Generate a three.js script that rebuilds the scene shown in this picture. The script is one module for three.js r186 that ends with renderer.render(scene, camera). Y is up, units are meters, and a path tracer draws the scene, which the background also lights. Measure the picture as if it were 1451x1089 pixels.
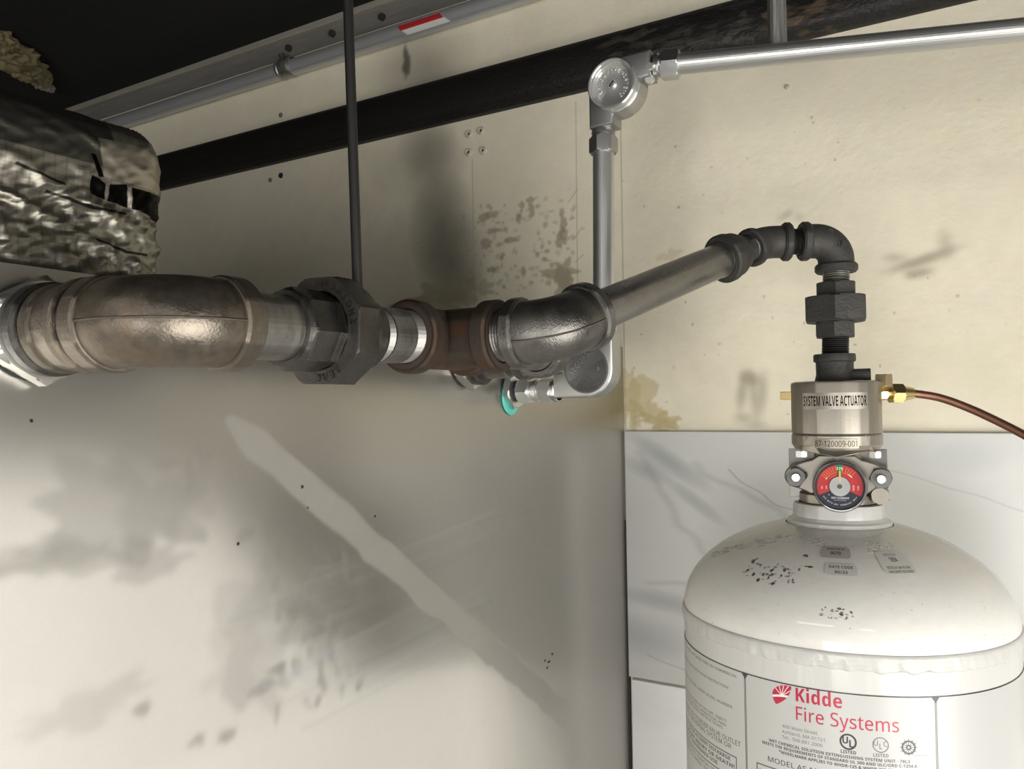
import * as THREE from 'three';
import { mergeGeometries, toCreasedNormals, mergeVertices } from 'three/addons/utils/BufferGeometryUtils.js';
import { RoundedBoxGeometry } from 'three/addons/geometries/RoundedBoxGeometry.js';
import { TextGeometry } from 'three/addons/geometries/TextGeometry.js';
import { FontLoader } from 'three/addons/loaders/FontLoader.js';
import { ImprovedNoise } from 'three/addons/math/ImprovedNoise.js';
import { RectAreaLightUniformsLib } from 'three/addons/lights/RectAreaLightUniformsLib.js';

// ---------------------------------------------------------------- camera, lights, exposure
const H = 2.0;                                   // height of the lens above the floor; h below is measured from it
const scene = new THREE.Scene();
scene.background = new THREE.Color(0x000000);
const camera = new THREE.PerspectiveCamera(2 * Math.atan(544.5 / 1120) * 180 / Math.PI, 1451 / 1089, 0.02, 30);
camera.position.set(0, H, 0);
camera.rotation.order = 'YXZ';
camera.rotation.set(Math.atan(26.5 / 1120), THREE.MathUtils.degToRad(30.45), -0.015);
const renderer = new THREE.WebGLRenderer({ antialias: true });
renderer.toneMapping = THREE.LinearToneMapping;
renderer.toneMappingExposure = 1.14;
renderer.shadowMap.enabled = true;
RectAreaLightUniformsLib.init();
const WIN = { x: 0.24, h: -0.62, z: 2.59, w: 1.02, t: 1.15, nits: 7.6, glow: 1 };           // low frosted window behind the photographer
const WIN2 = { x: 0.80, h: -0.50, z: 0.12, w: 1.15, t: 1.0, nits: 4.6, glow: 1.6 };      // unseen light from the right, added as a low frosted window
const PANEL = { h: 0.612, z: 0.85, d: 0.17, spans: [[-0.72, -0.02], [0.46, 0.79]], nits: 3, glow: 4 };   // two flat ceiling lights behind the photographer
function areaLight(x, h, z, w, t, target, nits, color = 0xfffaf0) {
  const l = new THREE.RectAreaLight(color, nits, w, t);
  l.position.set(x, H + h, z); l.lookAt(target[0], H + target[1], target[2]);
  l.name = 'area_light'; l.castShadow = true; scene.add(l); return l;
}
areaLight(WIN.x, WIN.h, WIN.z - 0.03, WIN.w, WIN.t, [WIN.x, WIN.h, 0], WIN.nits, 0xfffdfa);
areaLight(WIN2.x - 0.03, WIN2.h, WIN2.z, WIN2.w, WIN2.t, [0, WIN2.h, WIN2.z], WIN2.nits, 0xfffcf6);
for (const [a, b] of PANEL.spans) areaLight((a + b) / 2, PANEL.h - 0.012, PANEL.z, b - a, PANEL.d, [(a + b) / 2, -2, PANEL.z], PANEL.nits, 0xfffaf0);

// ---------------------------------------------------------------- helpers
let seed = 7;
const rnd = () => { seed = (seed * 1664525 + 1013904223) >>> 0; return seed / 4294967296; };
const rr = (a, b) => a + (b - a) * rnd();
const V = (x, h, z) => new THREE.Vector3(x, H + h, z);
const v3 = (a) => (a.isVector3 ? a.clone() : new THREE.Vector3(...a));
const bases = new Map(), names = new Map();
function numbered(n) { const k = names.get(n) || 0; names.set(n, k + 1); return k ? n + '_' + String(k).padStart(3, '0') : n; }
function tag(o, label, category, group) { o.userData.label = label; o.userData.category = category; if (group) o.userData.group = group; return o; }
function thing(name, base, label, category, group) {
  const o = new THREE.Group(); o.name = numbered(name); o.position.copy(base); bases.set(o, base); scene.add(o);
  return tag(o, label, category, group);
}
function clean(g) {
  let r = g.index ? g.toNonIndexed() : g.clone();
  if (!r.attributes.normal) r.computeVertexNormals();
  if (!r.attributes.uv) r.setAttribute('uv', new THREE.BufferAttribute(new Float32Array(r.attributes.position.count * 2), 2));
  for (const k of Object.keys(r.attributes)) if (!['position', 'normal', 'uv'].includes(k)) r.deleteAttribute(k);
  r.morphAttributes = {}; r.groups = []; r.clearGroups();
  return r;
}
const merge = (gs) => (gs.length === 1 ? clean(gs[0]) : mergeGeometries(gs.map(clean)));
// geometries are modelled in world metres; obj() moves them into the frame of the thing that owns them
function obj(name, gs, m, parent, label) {
  const g = merge(Array.isArray(gs) ? gs : [gs]);
  const me = new THREE.Mesh(g, m);
  me.castShadow = me.receiveShadow = true;
  if (parent) { const b = bases.get(parent); g.translate(-b.x, -b.y, -b.z); bases.set(me, b); me.name = name; parent.add(me); if (label) me.userData.label = label; }
  else {
    g.computeBoundingBox(); const c = g.boundingBox.getCenter(new THREE.Vector3()); c.y = g.boundingBox.min.y;
    g.translate(-c.x, -c.y, -c.z); me.position.copy(c); bases.set(me, c.clone()); me.name = numbered(name); scene.add(me);
  }
  return me;
}
function struct(name, gs, m, parent) { const me = obj(name, gs, m, parent); if (!parent) { me.name = name; me.userData.kind = 'structure'; } return me; }
const UP = new THREE.Vector3(0, 1, 0);
function orient(g, pos, dir, spin = 0) {          // local +y along dir
  const q = new THREE.Quaternion().setFromUnitVectors(UP, v3(dir).normalize());
  if (spin) g.rotateY(spin);
  g.applyQuaternion(q); const p = v3(pos); g.translate(p.x, p.y, p.z); return g;
}
const crease = (g, a = 0.6) => toCreasedNormals(g, a);
const lathe = (prof, seg = 40, a = 0.5) => crease(new THREE.LatheGeometry(prof.map((p) => new THREE.Vector2(Math.max(p[0], 1e-5), p[1])), seg), a);
const box = (x0, x1, h0, h1, z0, z1, r = 0) => {
  const w = x1 - x0, t = h1 - h0, d = z1 - z0;
  const g = r ? new RoundedBoxGeometry(w, t, d, 2, r) : new THREE.BoxGeometry(w, t, d);
  g.translate((x0 + x1) / 2, H + (h0 + h1) / 2, (z0 + z1) / 2); return g;
};
const cyl = (a, b, r, seg = 24, r2 = r) => { const d = v3(b).sub(v3(a)), L = d.length(); const c = Math.min(r, r2) * 0.08; return orient(lathe([[0, 0], [r - c, 0], [r, c], [r2, L - c], [r2 - c, L], [0, L]], seg), a, d); };
const tube = (pts, r, n = 60, seg = 16) => new THREE.TubeGeometry(new THREE.CatmullRomCurve3(pts.map(v3), false, 'centripetal'), n, r, seg, false);
// prism with n flats whose corners are trimmed by a profile [[y, radius]...]; hole radius optional
function poly(n, af, prof, hole = 0, seg = 96, a = 0.35) {
  const pos = [], idx = [], rows = prof.map(([y, R]) => [y, R]);
  const rad = (th, R) => { const s = 2 * Math.PI / n, t = ((th % s) + s) % s - s / 2; return Math.min(af / 2 / Math.cos(t), R); };
  const ring = (y, f) => { for (let i = 0; i <= seg; i++) { const th = i / seg * 2 * Math.PI, r = f(th); pos.push(r * Math.sin(th), y, r * Math.cos(th)); } };
  ring(rows[0][0], () => hole);
  for (const [y, R] of rows) ring(y, (th) => rad(th, R));
  ring(rows[rows.length - 1][0], () => hole);
  const R = rows.length + 2;
  for (let j = 0; j < R - 1; j++) for (let i = 0; i < seg; i++) { const p = j * (seg + 1) + i, q = p + seg + 1; idx.push(p, p + 1, q, p + 1, q + 1, q); }
  const g = new THREE.BufferGeometry(); g.setAttribute('position', new THREE.Float32BufferAttribute(pos, 3)); g.setIndex(idx);
  const uv = []; for (let j = 0; j < R; j++) for (let i = 0; i <= seg; i++) uv.push(i / seg, j / (R - 1)); g.setAttribute('uv', new THREE.Float32BufferAttribute(uv, 2));
  return crease(g, a);
}
const nut = (n, af, len, ch = 0.0015, hole = 0) => poly(n, af, [[0, af * 0.5 + ch * 0.2], [ch, af * 0.62], [len - ch, af * 0.62], [len, af * 0.5 + ch * 0.2]], hole);
// ---------------------------------------------------------------- computed textures
const noise = new ImprovedNoise();
function tileNoise(n, f0, oct, off) {             // tileable fractal noise, 0..1
  const a = new Float32Array(n * n);
  for (let y = 0; y < n; y++) for (let x = 0; x < n; x++) {
    let s = 0, w = 1, t = 0;
    for (let o = 0; o < oct; o++) { const f = f0 * 2 ** o, u = x / n * f, v = y / n * f, m = (p, q) => noise.noise(p + off, q + off, o * 7.3 + off);
      const fx = x / n, fy = y / n; s += w * ((m(u, v) * (1 - fx) + m(u - f, v) * fx) * (1 - fy) + (m(u, v - f) * (1 - fx) + m(u - f, v - f) * fx) * fy); t += w; w *= 0.55; }
    a[y * n + x] = 0.5 + s / t * 0.9;
  }
  return a;
}
const N1 = tileNoise(512, 6, 6, 3.7), N2 = tileNoise(512, 24, 4, 11.3);
const pick = (N, x, y) => N[((Math.floor(y) % 512 + 512) % 512) * 512 + (Math.floor(x) % 512 + 512) % 512];
function dataTex(f, n = 512, srgb = false) {
  const d = new Uint8Array(n * n * 4);
  for (let y = 0; y < n; y++) for (let x = 0; x < n; x++) { const c = f(x, y), o = (y * n + x) * 4; for (let k = 0; k < 3; k++) d[o + k] = Math.max(0, Math.min(255, 255 * (Array.isArray(c) ? c[k] : c))); d[o + 3] = 255; }
  const t = new THREE.DataTexture(d, n, n); t.wrapS = t.wrapT = THREE.RepeatWrapping; t.magFilter = THREE.LinearFilter; t.minFilter = THREE.LinearFilter; t.needsUpdate = true;
  if (srgb) t.colorSpace = THREE.SRGBColorSpace; return t;
}
const rep = (t, x, y) => { const c = t.clone(); c.repeat.set(x, y); c.needsUpdate = true; return c; };
function canvasTex(w, h, draw, { srgb = true, grain = 0, coarse = 0, dither = 0 } = {}) {
  const c = document.createElement('canvas'); c.width = w; c.height = h; const x = c.getContext('2d'); draw(x, w, h);
  if (grain || coarse || dither) { const im = x.getImageData(0, 0, w, h), d = im.data;
    for (let j = 0; j < h; j++) for (let i = 0; i < w; i++) { const k = 1 + grain * (pick(N2, i * 0.9, j * 0.9) - 0.5) + coarse * (pick(N1, i * 0.23, j * 0.23) - 0.5), o = (j * w + i) * 4; const q = dither * (rnd() - 0.5); d[o] = d[o] * k + q; d[o + 1] = d[o + 1] * k + q; d[o + 2] = d[o + 2] * k + q; }
    x.putImageData(im, 0, 0); }
  const t = new THREE.CanvasTexture(c); if (srgb) t.colorSpace = THREE.SRGBColorSpace; t.anisotropy = 8; return t;
}
function blob(x, cx, cy, rx, ry, col, rot = 0) { x.save(); x.translate(cx, cy); x.rotate(rot); x.scale(rx, ry); const g = x.createRadialGradient(0, 0, 0, 0, 0, 1); g.addColorStop(0, col(1)); g.addColorStop(0.5, col(0.6)); g.addColorStop(1, col(0)); x.fillStyle = g; x.fillRect(-1, -1, 2, 2); x.restore(); }
const rgba = (r, g, b, a) => (k) => `rgba(${r},${g},${b},${a * k})`;
function ragged(x, cx, cy, rx, ry, fill, n = 26, rough = 0.35) { x.beginPath(); const ph = rnd() * 90; for (let i = 0; i < n; i++) { const t = i / n * 6.2832, k = 1 + rough * noise.noise(Math.cos(t) * 2 + ph, Math.sin(t) * 2, ph) * 2; x.lineTo(cx + rx * k * Math.cos(t), cy + ry * k * Math.sin(t)); } x.closePath(); x.fillStyle = fill; x.fill(); }
// ---------------------------------------------------------------- materials
const lin = (r, g, b) => new THREE.Color().setRGB(r, g, b);
const std = (o) => new THREE.MeshStandardMaterial(o);
const phy = (o) => new THREE.MeshPhysicalMaterial(o);
const castBump = dataTex((x, y) => 0.5 + (pick(N2, x, y) - 0.5) * 0.9 + (pick(N1, x * 2, y * 2) - 0.5) * 0.5);
const fineBump = dataTex((x, y) => 0.5 + (pick(N2, x * 2, y * 2) - 0.5) * 0.7);
const ironMap = dataTex((x, y) => { const a = pick(N1, x, y), b = pick(N2, x, y), k = 0.62 + 0.5 * a + 0.25 * (b - 0.5); return [k, k * 0.975, k * 0.94]; });
const rustMap = dataTex((x, y) => { const a = pick(N1, x, y), b = pick(N2, x, y), r = Math.max(0, Math.min(1, (a - 0.44) * 4)), k = 0.7 + 0.4 * b; return [k * (0.52 + 0.26 * r), k * (0.49 - 0.02 * r), k * (0.45 - 0.12 * r)]; });
const brownMap = dataTex((x, y) => { const a = pick(N1, x, y), b = pick(N2, x, y), r = Math.max(0, Math.min(1, (a - 0.5) * 4)), k = 0.62 + 0.5 * b; return [k, k * (0.95 - 0.07 * r), k * (0.88 - 0.14 * r)]; });
const roughVar = dataTex((x, y) => 0.62 + 0.7 * (pick(N1, x, y) - 0.5) + 0.2 * (pick(N2, x, y) - 0.5));
const M = {
  cast: std({ color: lin(0.18, 0.175, 0.166), metalness: 0.92, roughness: 0.55, roughnessMap: roughVar, map: ironMap, bumpMap: rep(castBump, 5, 5), bumpScale: 0.00022 }),
  castDark: std({ color: lin(0.105, 0.102, 0.096), metalness: 0.92, roughness: 0.52, roughnessMap: roughVar, map: ironMap, bumpMap: rep(castBump, 5, 5), bumpScale: 0.00022 }),
  castBrown: std({ color: lin(0.195, 0.178, 0.157), metalness: 0.92, roughness: 0.64, roughnessMap: roughVar, map: brownMap, bumpMap: rep(castBump, 4, 4), bumpScale: 0.00014 }),
  rust: std({ color: lin(0.135, 0.116, 0.10), metalness: 0.8, roughness: 0.66, map: rustMap, bumpMap: rep(castBump, 3, 3), bumpScale: 0.00015 }),
  rustDark: std({ color: lin(0.06, 0.042, 0.032), metalness: 0.2, roughness: 0.8, map: ironMap }),
  pipe: std({ color: lin(0.27, 0.265, 0.255), metalness: 0.92, roughness: 0.55, roughnessMap: roughVar, map: ironMap, bumpMap: rep(fineBump, 3, 3), bumpScale: 0.00012 }),
  thread: std({ color: lin(0.34, 0.33, 0.31), metalness: 0.9, roughness: 0.5 }),
  black: std({ color: lin(0.075, 0.073, 0.07), metalness: 0.6, roughness: 0.62, map: ironMap, bumpMap: rep(castBump, 2, 2), bumpScale: 0.0003 }),
  blackPipe: std({ color: lin(0.013, 0.0125, 0.012), metalness: 0.3, roughness: 0.55, map: ironMap }),
  bright: std({ color: lin(0.75, 0.74, 0.7), metalness: 1, roughness: 0.3 }),
  galv: std({ color: lin(0.5, 0.505, 0.49), metalness: 0.9, roughness: 0.75, roughnessMap: roughVar, map: rep(ironMap, 1, 2), bumpMap: rep(fineBump, 1, 6), bumpScale: 0.0001 }),
  emt: std({ color: lin(0.58, 0.58, 0.56), metalness: 0.9, roughness: 0.62, roughnessMap: roughVar, bumpMap: rep(fineBump, 1, 8), bumpScale: 0.0001 }),
  zinc: std({ color: lin(0.66, 0.67, 0.67), metalness: 1, roughness: 0.33, bumpMap: fineBump, bumpScale: 0.0001 }),
  chrome: std({ color: lin(0.74, 0.74, 0.72), metalness: 1, roughness: 0.45 }),
  alu: std({ color: lin(0.42, 0.42, 0.41), metalness: 0.95, roughness: 0.42, bumpMap: fineBump, bumpScale: 0.00008 }),
  aluDull: std({ color: lin(0.16, 0.16, 0.155), metalness: 0.85, roughness: 0.55, bumpMap: castBump, bumpScale: 0.0002 }),
  nickel: std({ color: lin(0.38, 0.352, 0.30), metalness: 0.95, roughness: 0.46, bumpMap: rep(fineBump, 2, 2), bumpScale: 0.00006 }),
  nickelDark: std({ color: lin(0.25, 0.232, 0.20), metalness: 0.95, roughness: 0.46, bumpMap: rep(fineBump, 2, 2), bumpScale: 0.00006 }),
  brass: std({ color: lin(0.72, 0.56, 0.26), metalness: 1, roughness: 0.3 }),
  bronze: std({ color: lin(0.36, 0.29, 0.18), metalness: 0.9, roughness: 0.45 }),
  copper: std({ color: lin(0.30, 0.155, 0.11), metalness: 1, roughness: 0.5, map: rep(ironMap, 6, 1) }),
  paint: phy({ color: lin(0.57, 0.565, 0.54), roughness: 0.38, clearcoat: 0.4, clearcoatRoughness: 0.15, bumpMap: rep(fineBump, 6, 3), bumpScale: 0.00025 }),
  paintRough: phy({ color: lin(0.80, 0.79, 0.75), roughness: 0.45, clearcoat: 0.3, bumpMap: rep(castBump, 14, 1), bumpScale: 0.0012 }),
  void: std({ color: lin(0.0035, 0.0035, 0.004), roughness: 0.9, bumpMap: rep(castBump, 6, 6), bumpScale: 0.002 }),
  gasket: std({ color: lin(0.10, 0.52, 0.42), roughness: 0.5 }),
  rubber: std({ color: lin(0.01, 0.01, 0.01), roughness: 0.7 }),
  seal: std({ color: lin(0.03, 0.029, 0.027), roughness: 0.6 }),
  floor: std({ color: lin(0.58, 0.57, 0.56), roughness: 0.6 }),
  plaster: std({ color: lin(0.12, 0.12, 0.118), roughness: 0.8 }),
};
const font = await new FontLoader().loadAsync('fonts/droid/droid_sans_bold.typeface.json');
const fontR = await new FontLoader().loadAsync('fonts/droid/droid_sans_regular.typeface.json');
const letter = (ch, s, d, f = font) => { const g = new TextGeometry(ch, { font: f, size: s, depth: d, curveSegments: 2, bevelEnabled: false }); g.computeBoundingBox(); const b = g.boundingBox; g.translate(-(b.min.x + b.max.x) / 2, 0, 0); return g; };
// raised letters round a centre: right (e1) and up (e2) span the face, normal (e3) points out of it; angles clockwise from up
function ringText(str, c, e1, e2, e3, R, size, a0, step, depth = 0.0006, flip = 1) {
  const out = [], m = new THREE.Matrix4();
  [...str].forEach((ch, i) => { if (ch === ' ') return; const t = a0 + i * step, g = letter(ch, size, depth);
    const up = e2.clone().multiplyScalar(Math.cos(t)).addScaledVector(e1, Math.sin(t)), ri = e1.clone().multiplyScalar(Math.cos(t)).addScaledVector(e2, -Math.sin(t));
    if (flip < 0) { up.negate(); ri.negate(); }
    m.makeBasis(ri, up, e3); g.applyMatrix4(m); const p = c.clone().addScaledVector(flip < 0 ? up.clone().negate() : up, R); g.translate(p.x, p.y, p.z); out.push(g); });
  return out;
}
function lineText(str, c, e1, e2, e3, size, depth = 0.0006, f = font) { const g = letter(str, size, depth, f); g.applyMatrix4(new THREE.Matrix4().makeBasis(e1, e2, e3)); g.translate(c.x, c.y, c.z); return g; }
const ax = { x: new THREE.Vector3(1, 0, 0), y: new THREE.Vector3(0, 1, 0), z: new THREE.Vector3(0, 0, 1) };

// ---------------------------------------------------------------- the room
const WX = -0.400, WZ = -0.970, CEIL = 0.638;      // face of the steel hood, face of the back wall, underside of the ceiling
const wallX0 = -1.45, wallW = 2.0, wallH0 = -0.10, wallT = 0.76;
const wx = (x) => (x - wallX0) / wallW * 2048, wy = (h) => (1 - (h - wallH0) / wallT) * 780;
function wallUV(g) { const p = g.attributes.position, u = g.attributes.uv; for (let i = 0; i < p.count; i++) u.setXY(i, (p.getX(i) - wallX0) / wallW, (p.getY(i) - H - wallH0) / wallT); return g; }
const wallMap = canvasTex(2048, 780, (x, w, h) => {
  x.fillStyle = 'rgb(240,232,209)'; x.fillRect(0, 0, w, h);
  for (let i = 0; i < 60; i++) blob(x, rr(0, w), rr(0, h), rr(60, 220), rr(40, 140), rgba(196, 188, 160, rr(0.03, 0.14)));
  // soft dark smear under and over the beam
  const darkSmear = (X, Hh, rx, ry, a) => blob(x, wx(X), wy(Hh), rx, ry, rgba(88, 85, 76, a * 0.6));
  darkSmear(-0.715, 0.395, 62, 60, 0.6); darkSmear(-0.735, 0.375, 110, 60, 0.3); darkSmear(-0.70, 0.34, 62, 90, 0.5); darkSmear(-0.69, 0.27, 66, 90, 0.75); darkSmear(-0.672, 0.215, 72, 80, 0.8); darkSmear(-0.66, 0.17, 60, 60, 0.55); darkSmear(-0.70, 0.22, 130, 130, 0.35);
  darkSmear(-0.76, 0.53, 90, 70, 0.35); darkSmear(-0.71, 0.52, 100, 80, 0.4); darkSmear(-0.70, 0.49, 60, 50, 0.4);
  x.filter = 'blur(2px)'; ragged(x, wx(-0.752), wy(0.532), 7, 26, 'rgba(70,66,58,0.7)'); x.filter = 'none';
  // brown splashes
  x.filter = 'blur(1px)';
  for (let i = 0; i < 150; i++) { const t = rnd(), X = -0.66 + 0.19 * rnd() + 0.02 * t, Hh = 0.30 - 0.13 * Math.pow(rnd(), 0.8) - 0.02 * t; ragged(x, wx(X), wy(Hh), rr(1.2, 5), rr(1.2, 4.5), `rgba(150,142,118,${rr(0.2, 0.5)})`, 12, 0.6); }
  for (const [X, Hh, a, b] of [[-0.615, 0.272, 14, 9], [-0.60, 0.274, 16, 7], [-0.60, 0.25, 22, 6], [-0.55, 0.278, 6, 11], [-0.536, 0.284, 8, 9], [-0.534, 0.27, 6, 12], [-0.555, 0.262, 8, 10], [-0.565, 0.233, 14, 5], [-0.487, 0.262, 6, 7], [-0.485, 0.245, 8, 15], [-0.486, 0.232, 11, 12], [-0.488, 0.222, 12, 14], [-0.549, 0.186, 7, 9], [-0.61, 0.232, 14, 10], [-0.60, 0.194, 10, 7], [-0.64, 0.18, 16, 10]]) ragged(x, wx(X), wy(Hh), a * 0.7, b * 0.75, 'rgba(150,141,116,0.55)', 16, 0.5);
  for (const [X, Hh, a, b, al] of [[-0.70, 0.165, 52, 16, 0.75], [-0.665, 0.17, 40, 18, 0.75], [-0.72, 0.15, 60, 16, 0.6], [-0.485, 0.178, 26, 18, 0.8], [-0.484, 0.162, 16, 22, 0.75], [-0.62, 0.168, 24, 10, 0.6]]) ragged(x, wx(X), wy(Hh), a, b, `rgba(162,154,126,${al * 0.8})`, 30, 0.55);
  for (const [X, Hh, a, b, al] of [[-0.392, 0.012, 14, 40, 0.55], [-0.385, -0.002, 20, 30, 0.6], [-0.368, -0.014, 26, 14, 0.7], [-0.352, -0.026, 26, 10, 0.75], [-0.345, -0.03, 16, 8, 0.7], [-0.332, 0.185, 14, 8, 0.35], [-0.32, 0.172, 18, 7, 0.3]]) ragged(x, wx(X), wy(Hh), a, b, `rgba(190,174,124,${al * 0.8})`, 30, 0.55);
  x.filter = 'blur(3px)';
  for (const [X, Hh, a, b, al, r] of [[-0.246, 0.01, 8, 34, 0.5, 0.15], [-0.232, 0.004, 7, 44, 0.4, -0.1], [-0.222, 0.008, 8, 36, 0.45, 0.1], [-0.236, 0.026, 18, 12, 0.55, 0.4], [-0.245, -0.022, 16, 8, 0.4, 0], [-0.23, -0.03, 20, 5, 0.35, 0], [-0.055, 0.147, 44, 6, 0.6, -0.22], [-0.035, 0.154, 40, 5, 0.45, -0.25], [-0.05, 0.136, 18, 5, 0.75, -0.15], [-0.025, 0.165, 10, 22, 0.3, -0.2], [-0.06, 0.135, 8, 4, 0.5, 0], [-0.075, 0.155, 18, 6, 0.4, 0.1], [-0.19, 0.218, 14, 3, 0.7, -0.5], [-0.175, 0.213, 6, 5, 0.4, 0], [-0.13, 0.12, 20, 40, 0.15, 0.2]]) blob(x, wx(X), wy(Hh), a, b, rgba(110, 102, 84, al), r);
  x.filter = 'none';
  for (let i = 0; i < 60; i++) { x.fillStyle = `rgba(120,110,90,${rr(0.1, 0.5)})`; x.fillRect(rr(wx(-0.4), wx(0.05)), rr(wy(0.37), wy(-0.02)), rr(1, 4), rr(1, 4)); }
  // pencil lines and hairline cracks
  x.strokeStyle = 'rgba(150,142,120,0.5)'; x.lineWidth = 1.2;
  for (const [a, b, c, d] of [[-0.4625, 0.41, -0.465, 0.1], [-0.6325, 0.36, -0.632, 0.1], [-0.477, 0.273, -0.462, 0.29], [-0.469, 0.222, -0.456, 0.238], [-0.468, 0.19, -0.455, 0.2], [-0.74, 0.247, -0.725, 0.25]]) { x.beginPath(); x.moveTo(wx(a), wy(b)); x.lineTo(wx(c), wy(d)); x.stroke(); }
  x.strokeStyle = 'rgba(165,156,128,0.6)'; x.lineWidth = 1.6; x.beginPath(); x.moveTo(wx(-0.3975), wy(0.4)); x.lineTo(wx(-0.3985), wy(-0.05)); x.stroke();
}, { grain: 0.05, coarse: 0.06 });
wallMap.wrapS = wallMap.wrapT = THREE.ClampToEdgeWrapping;
const mWall = std({ map: wallMap, roughness: 0.62, bumpMap: rep(castBump, 9, 4), bumpScale: 0.0006 });
const wallBack = struct('wall_back', wallUV(box(-3.0, 0.8, -H, 0.75, WZ - 0.12, WZ)), mWall);
struct('wall_left', box(-3.12, -3.0, -H, 0.75, WZ - 0.12, 2.72), M.plaster);
struct('floor', box(-3.12, 0.92, -H - 0.1, -H, WZ - 0.12, 2.72), M.floor);
struct('ceiling', box(-3.0, 0.8, CEIL, 0.75, WZ, 2.6), M.void);
const opening = (k, a, b, c, d, make) => {            // wall with a low window: a..b along the wall, c..d its window span
  const h0 = k.h - k.t / 2, h1 = k.h + k.t / 2;
  return [[a, c, -H, CEIL], [d, b, -H, CEIL], [c, d, -H, h0], [c, d, h1, CEIL]].map((q) => make(q[0], q[1], q[2], q[3]));
};
{ // walls behind the photographer and at the right
  const frame = (n, k, make, pane) => {
    const u0 = (n === 1 ? k.x : k.z) - k.w / 2, u1 = u0 + k.w, h0 = k.h - k.t / 2, h1 = k.h + k.t / 2;
    const w = struct('window_' + n, [make(u0, u1, h0, h0 + 0.03, 0), make(u0, u1, h1 - 0.03, h1, 0), make(u0, u0 + 0.03, h0, h1, 0), make(u1 - 0.03, u1, h0, h1, 0)], M.paint);
    obj('window_pane', pane(u0 + 0.02, u1 - 0.02, h0 + 0.02, h1 - 0.02), std({ color: lin(0.8, 0.8, 0.8), emissive: lin(1, 0.98, 0.94), emissiveIntensity: k.glow, roughness: 0.5 }), w);
  };
  struct('wall_front', opening(WIN, -3.0, 0.8, WIN.x - WIN.w / 2, WIN.x + WIN.w / 2, (a, b, c, d) => box(a, b, c, d, 2.6, 2.72)), M.plaster);
  frame(1, WIN, (a, b, c, d) => box(a, b, c, d, 2.6, 2.7), (a, b, c, d) => box(a, b, c, d, 2.64, 2.65));
  struct('wall_right', opening(WIN2, WZ - 0.12, 2.72, WIN2.z - WIN2.w / 2, WIN2.z + WIN2.w / 2, (a, b, c, d) => box(0.8, 0.92, c, d, a, b)), M.plaster);
  frame(2, WIN2, (a, b, c, d) => box(0.8, 0.9, c, d, a, b), (a, b, c, d) => box(0.84, 0.85, c, d, a, b));  // unseen window form, added to carry the side light
}
PANEL.spans.forEach(([a, b], i) => { // flat ceiling lights, behind the photographer
  const t = thing('ceiling_light', V((a + b) / 2, PANEL.h, PANEL.z), ['long flat white ceiling light over the left of the room', 'short flat white ceiling light beside the right wall'][i], 'light'), d = PANEL.d / 2;
  obj('housing', box(a - 0.008, b + 0.008, PANEL.h, CEIL, PANEL.z - d - 0.01, PANEL.z + d + 0.01, 0.004), M.paint, t);
  obj('lamp_diffuser', box(a, b, PANEL.h - 0.006, PANEL.h, PANEL.z - d, PANEL.z + d, 0.002), std({ color: lin(0.9, 0.9, 0.9), emissive: lin(1, 0.98, 0.94), emissiveIntensity: PANEL.glow }), t);
});
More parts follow.
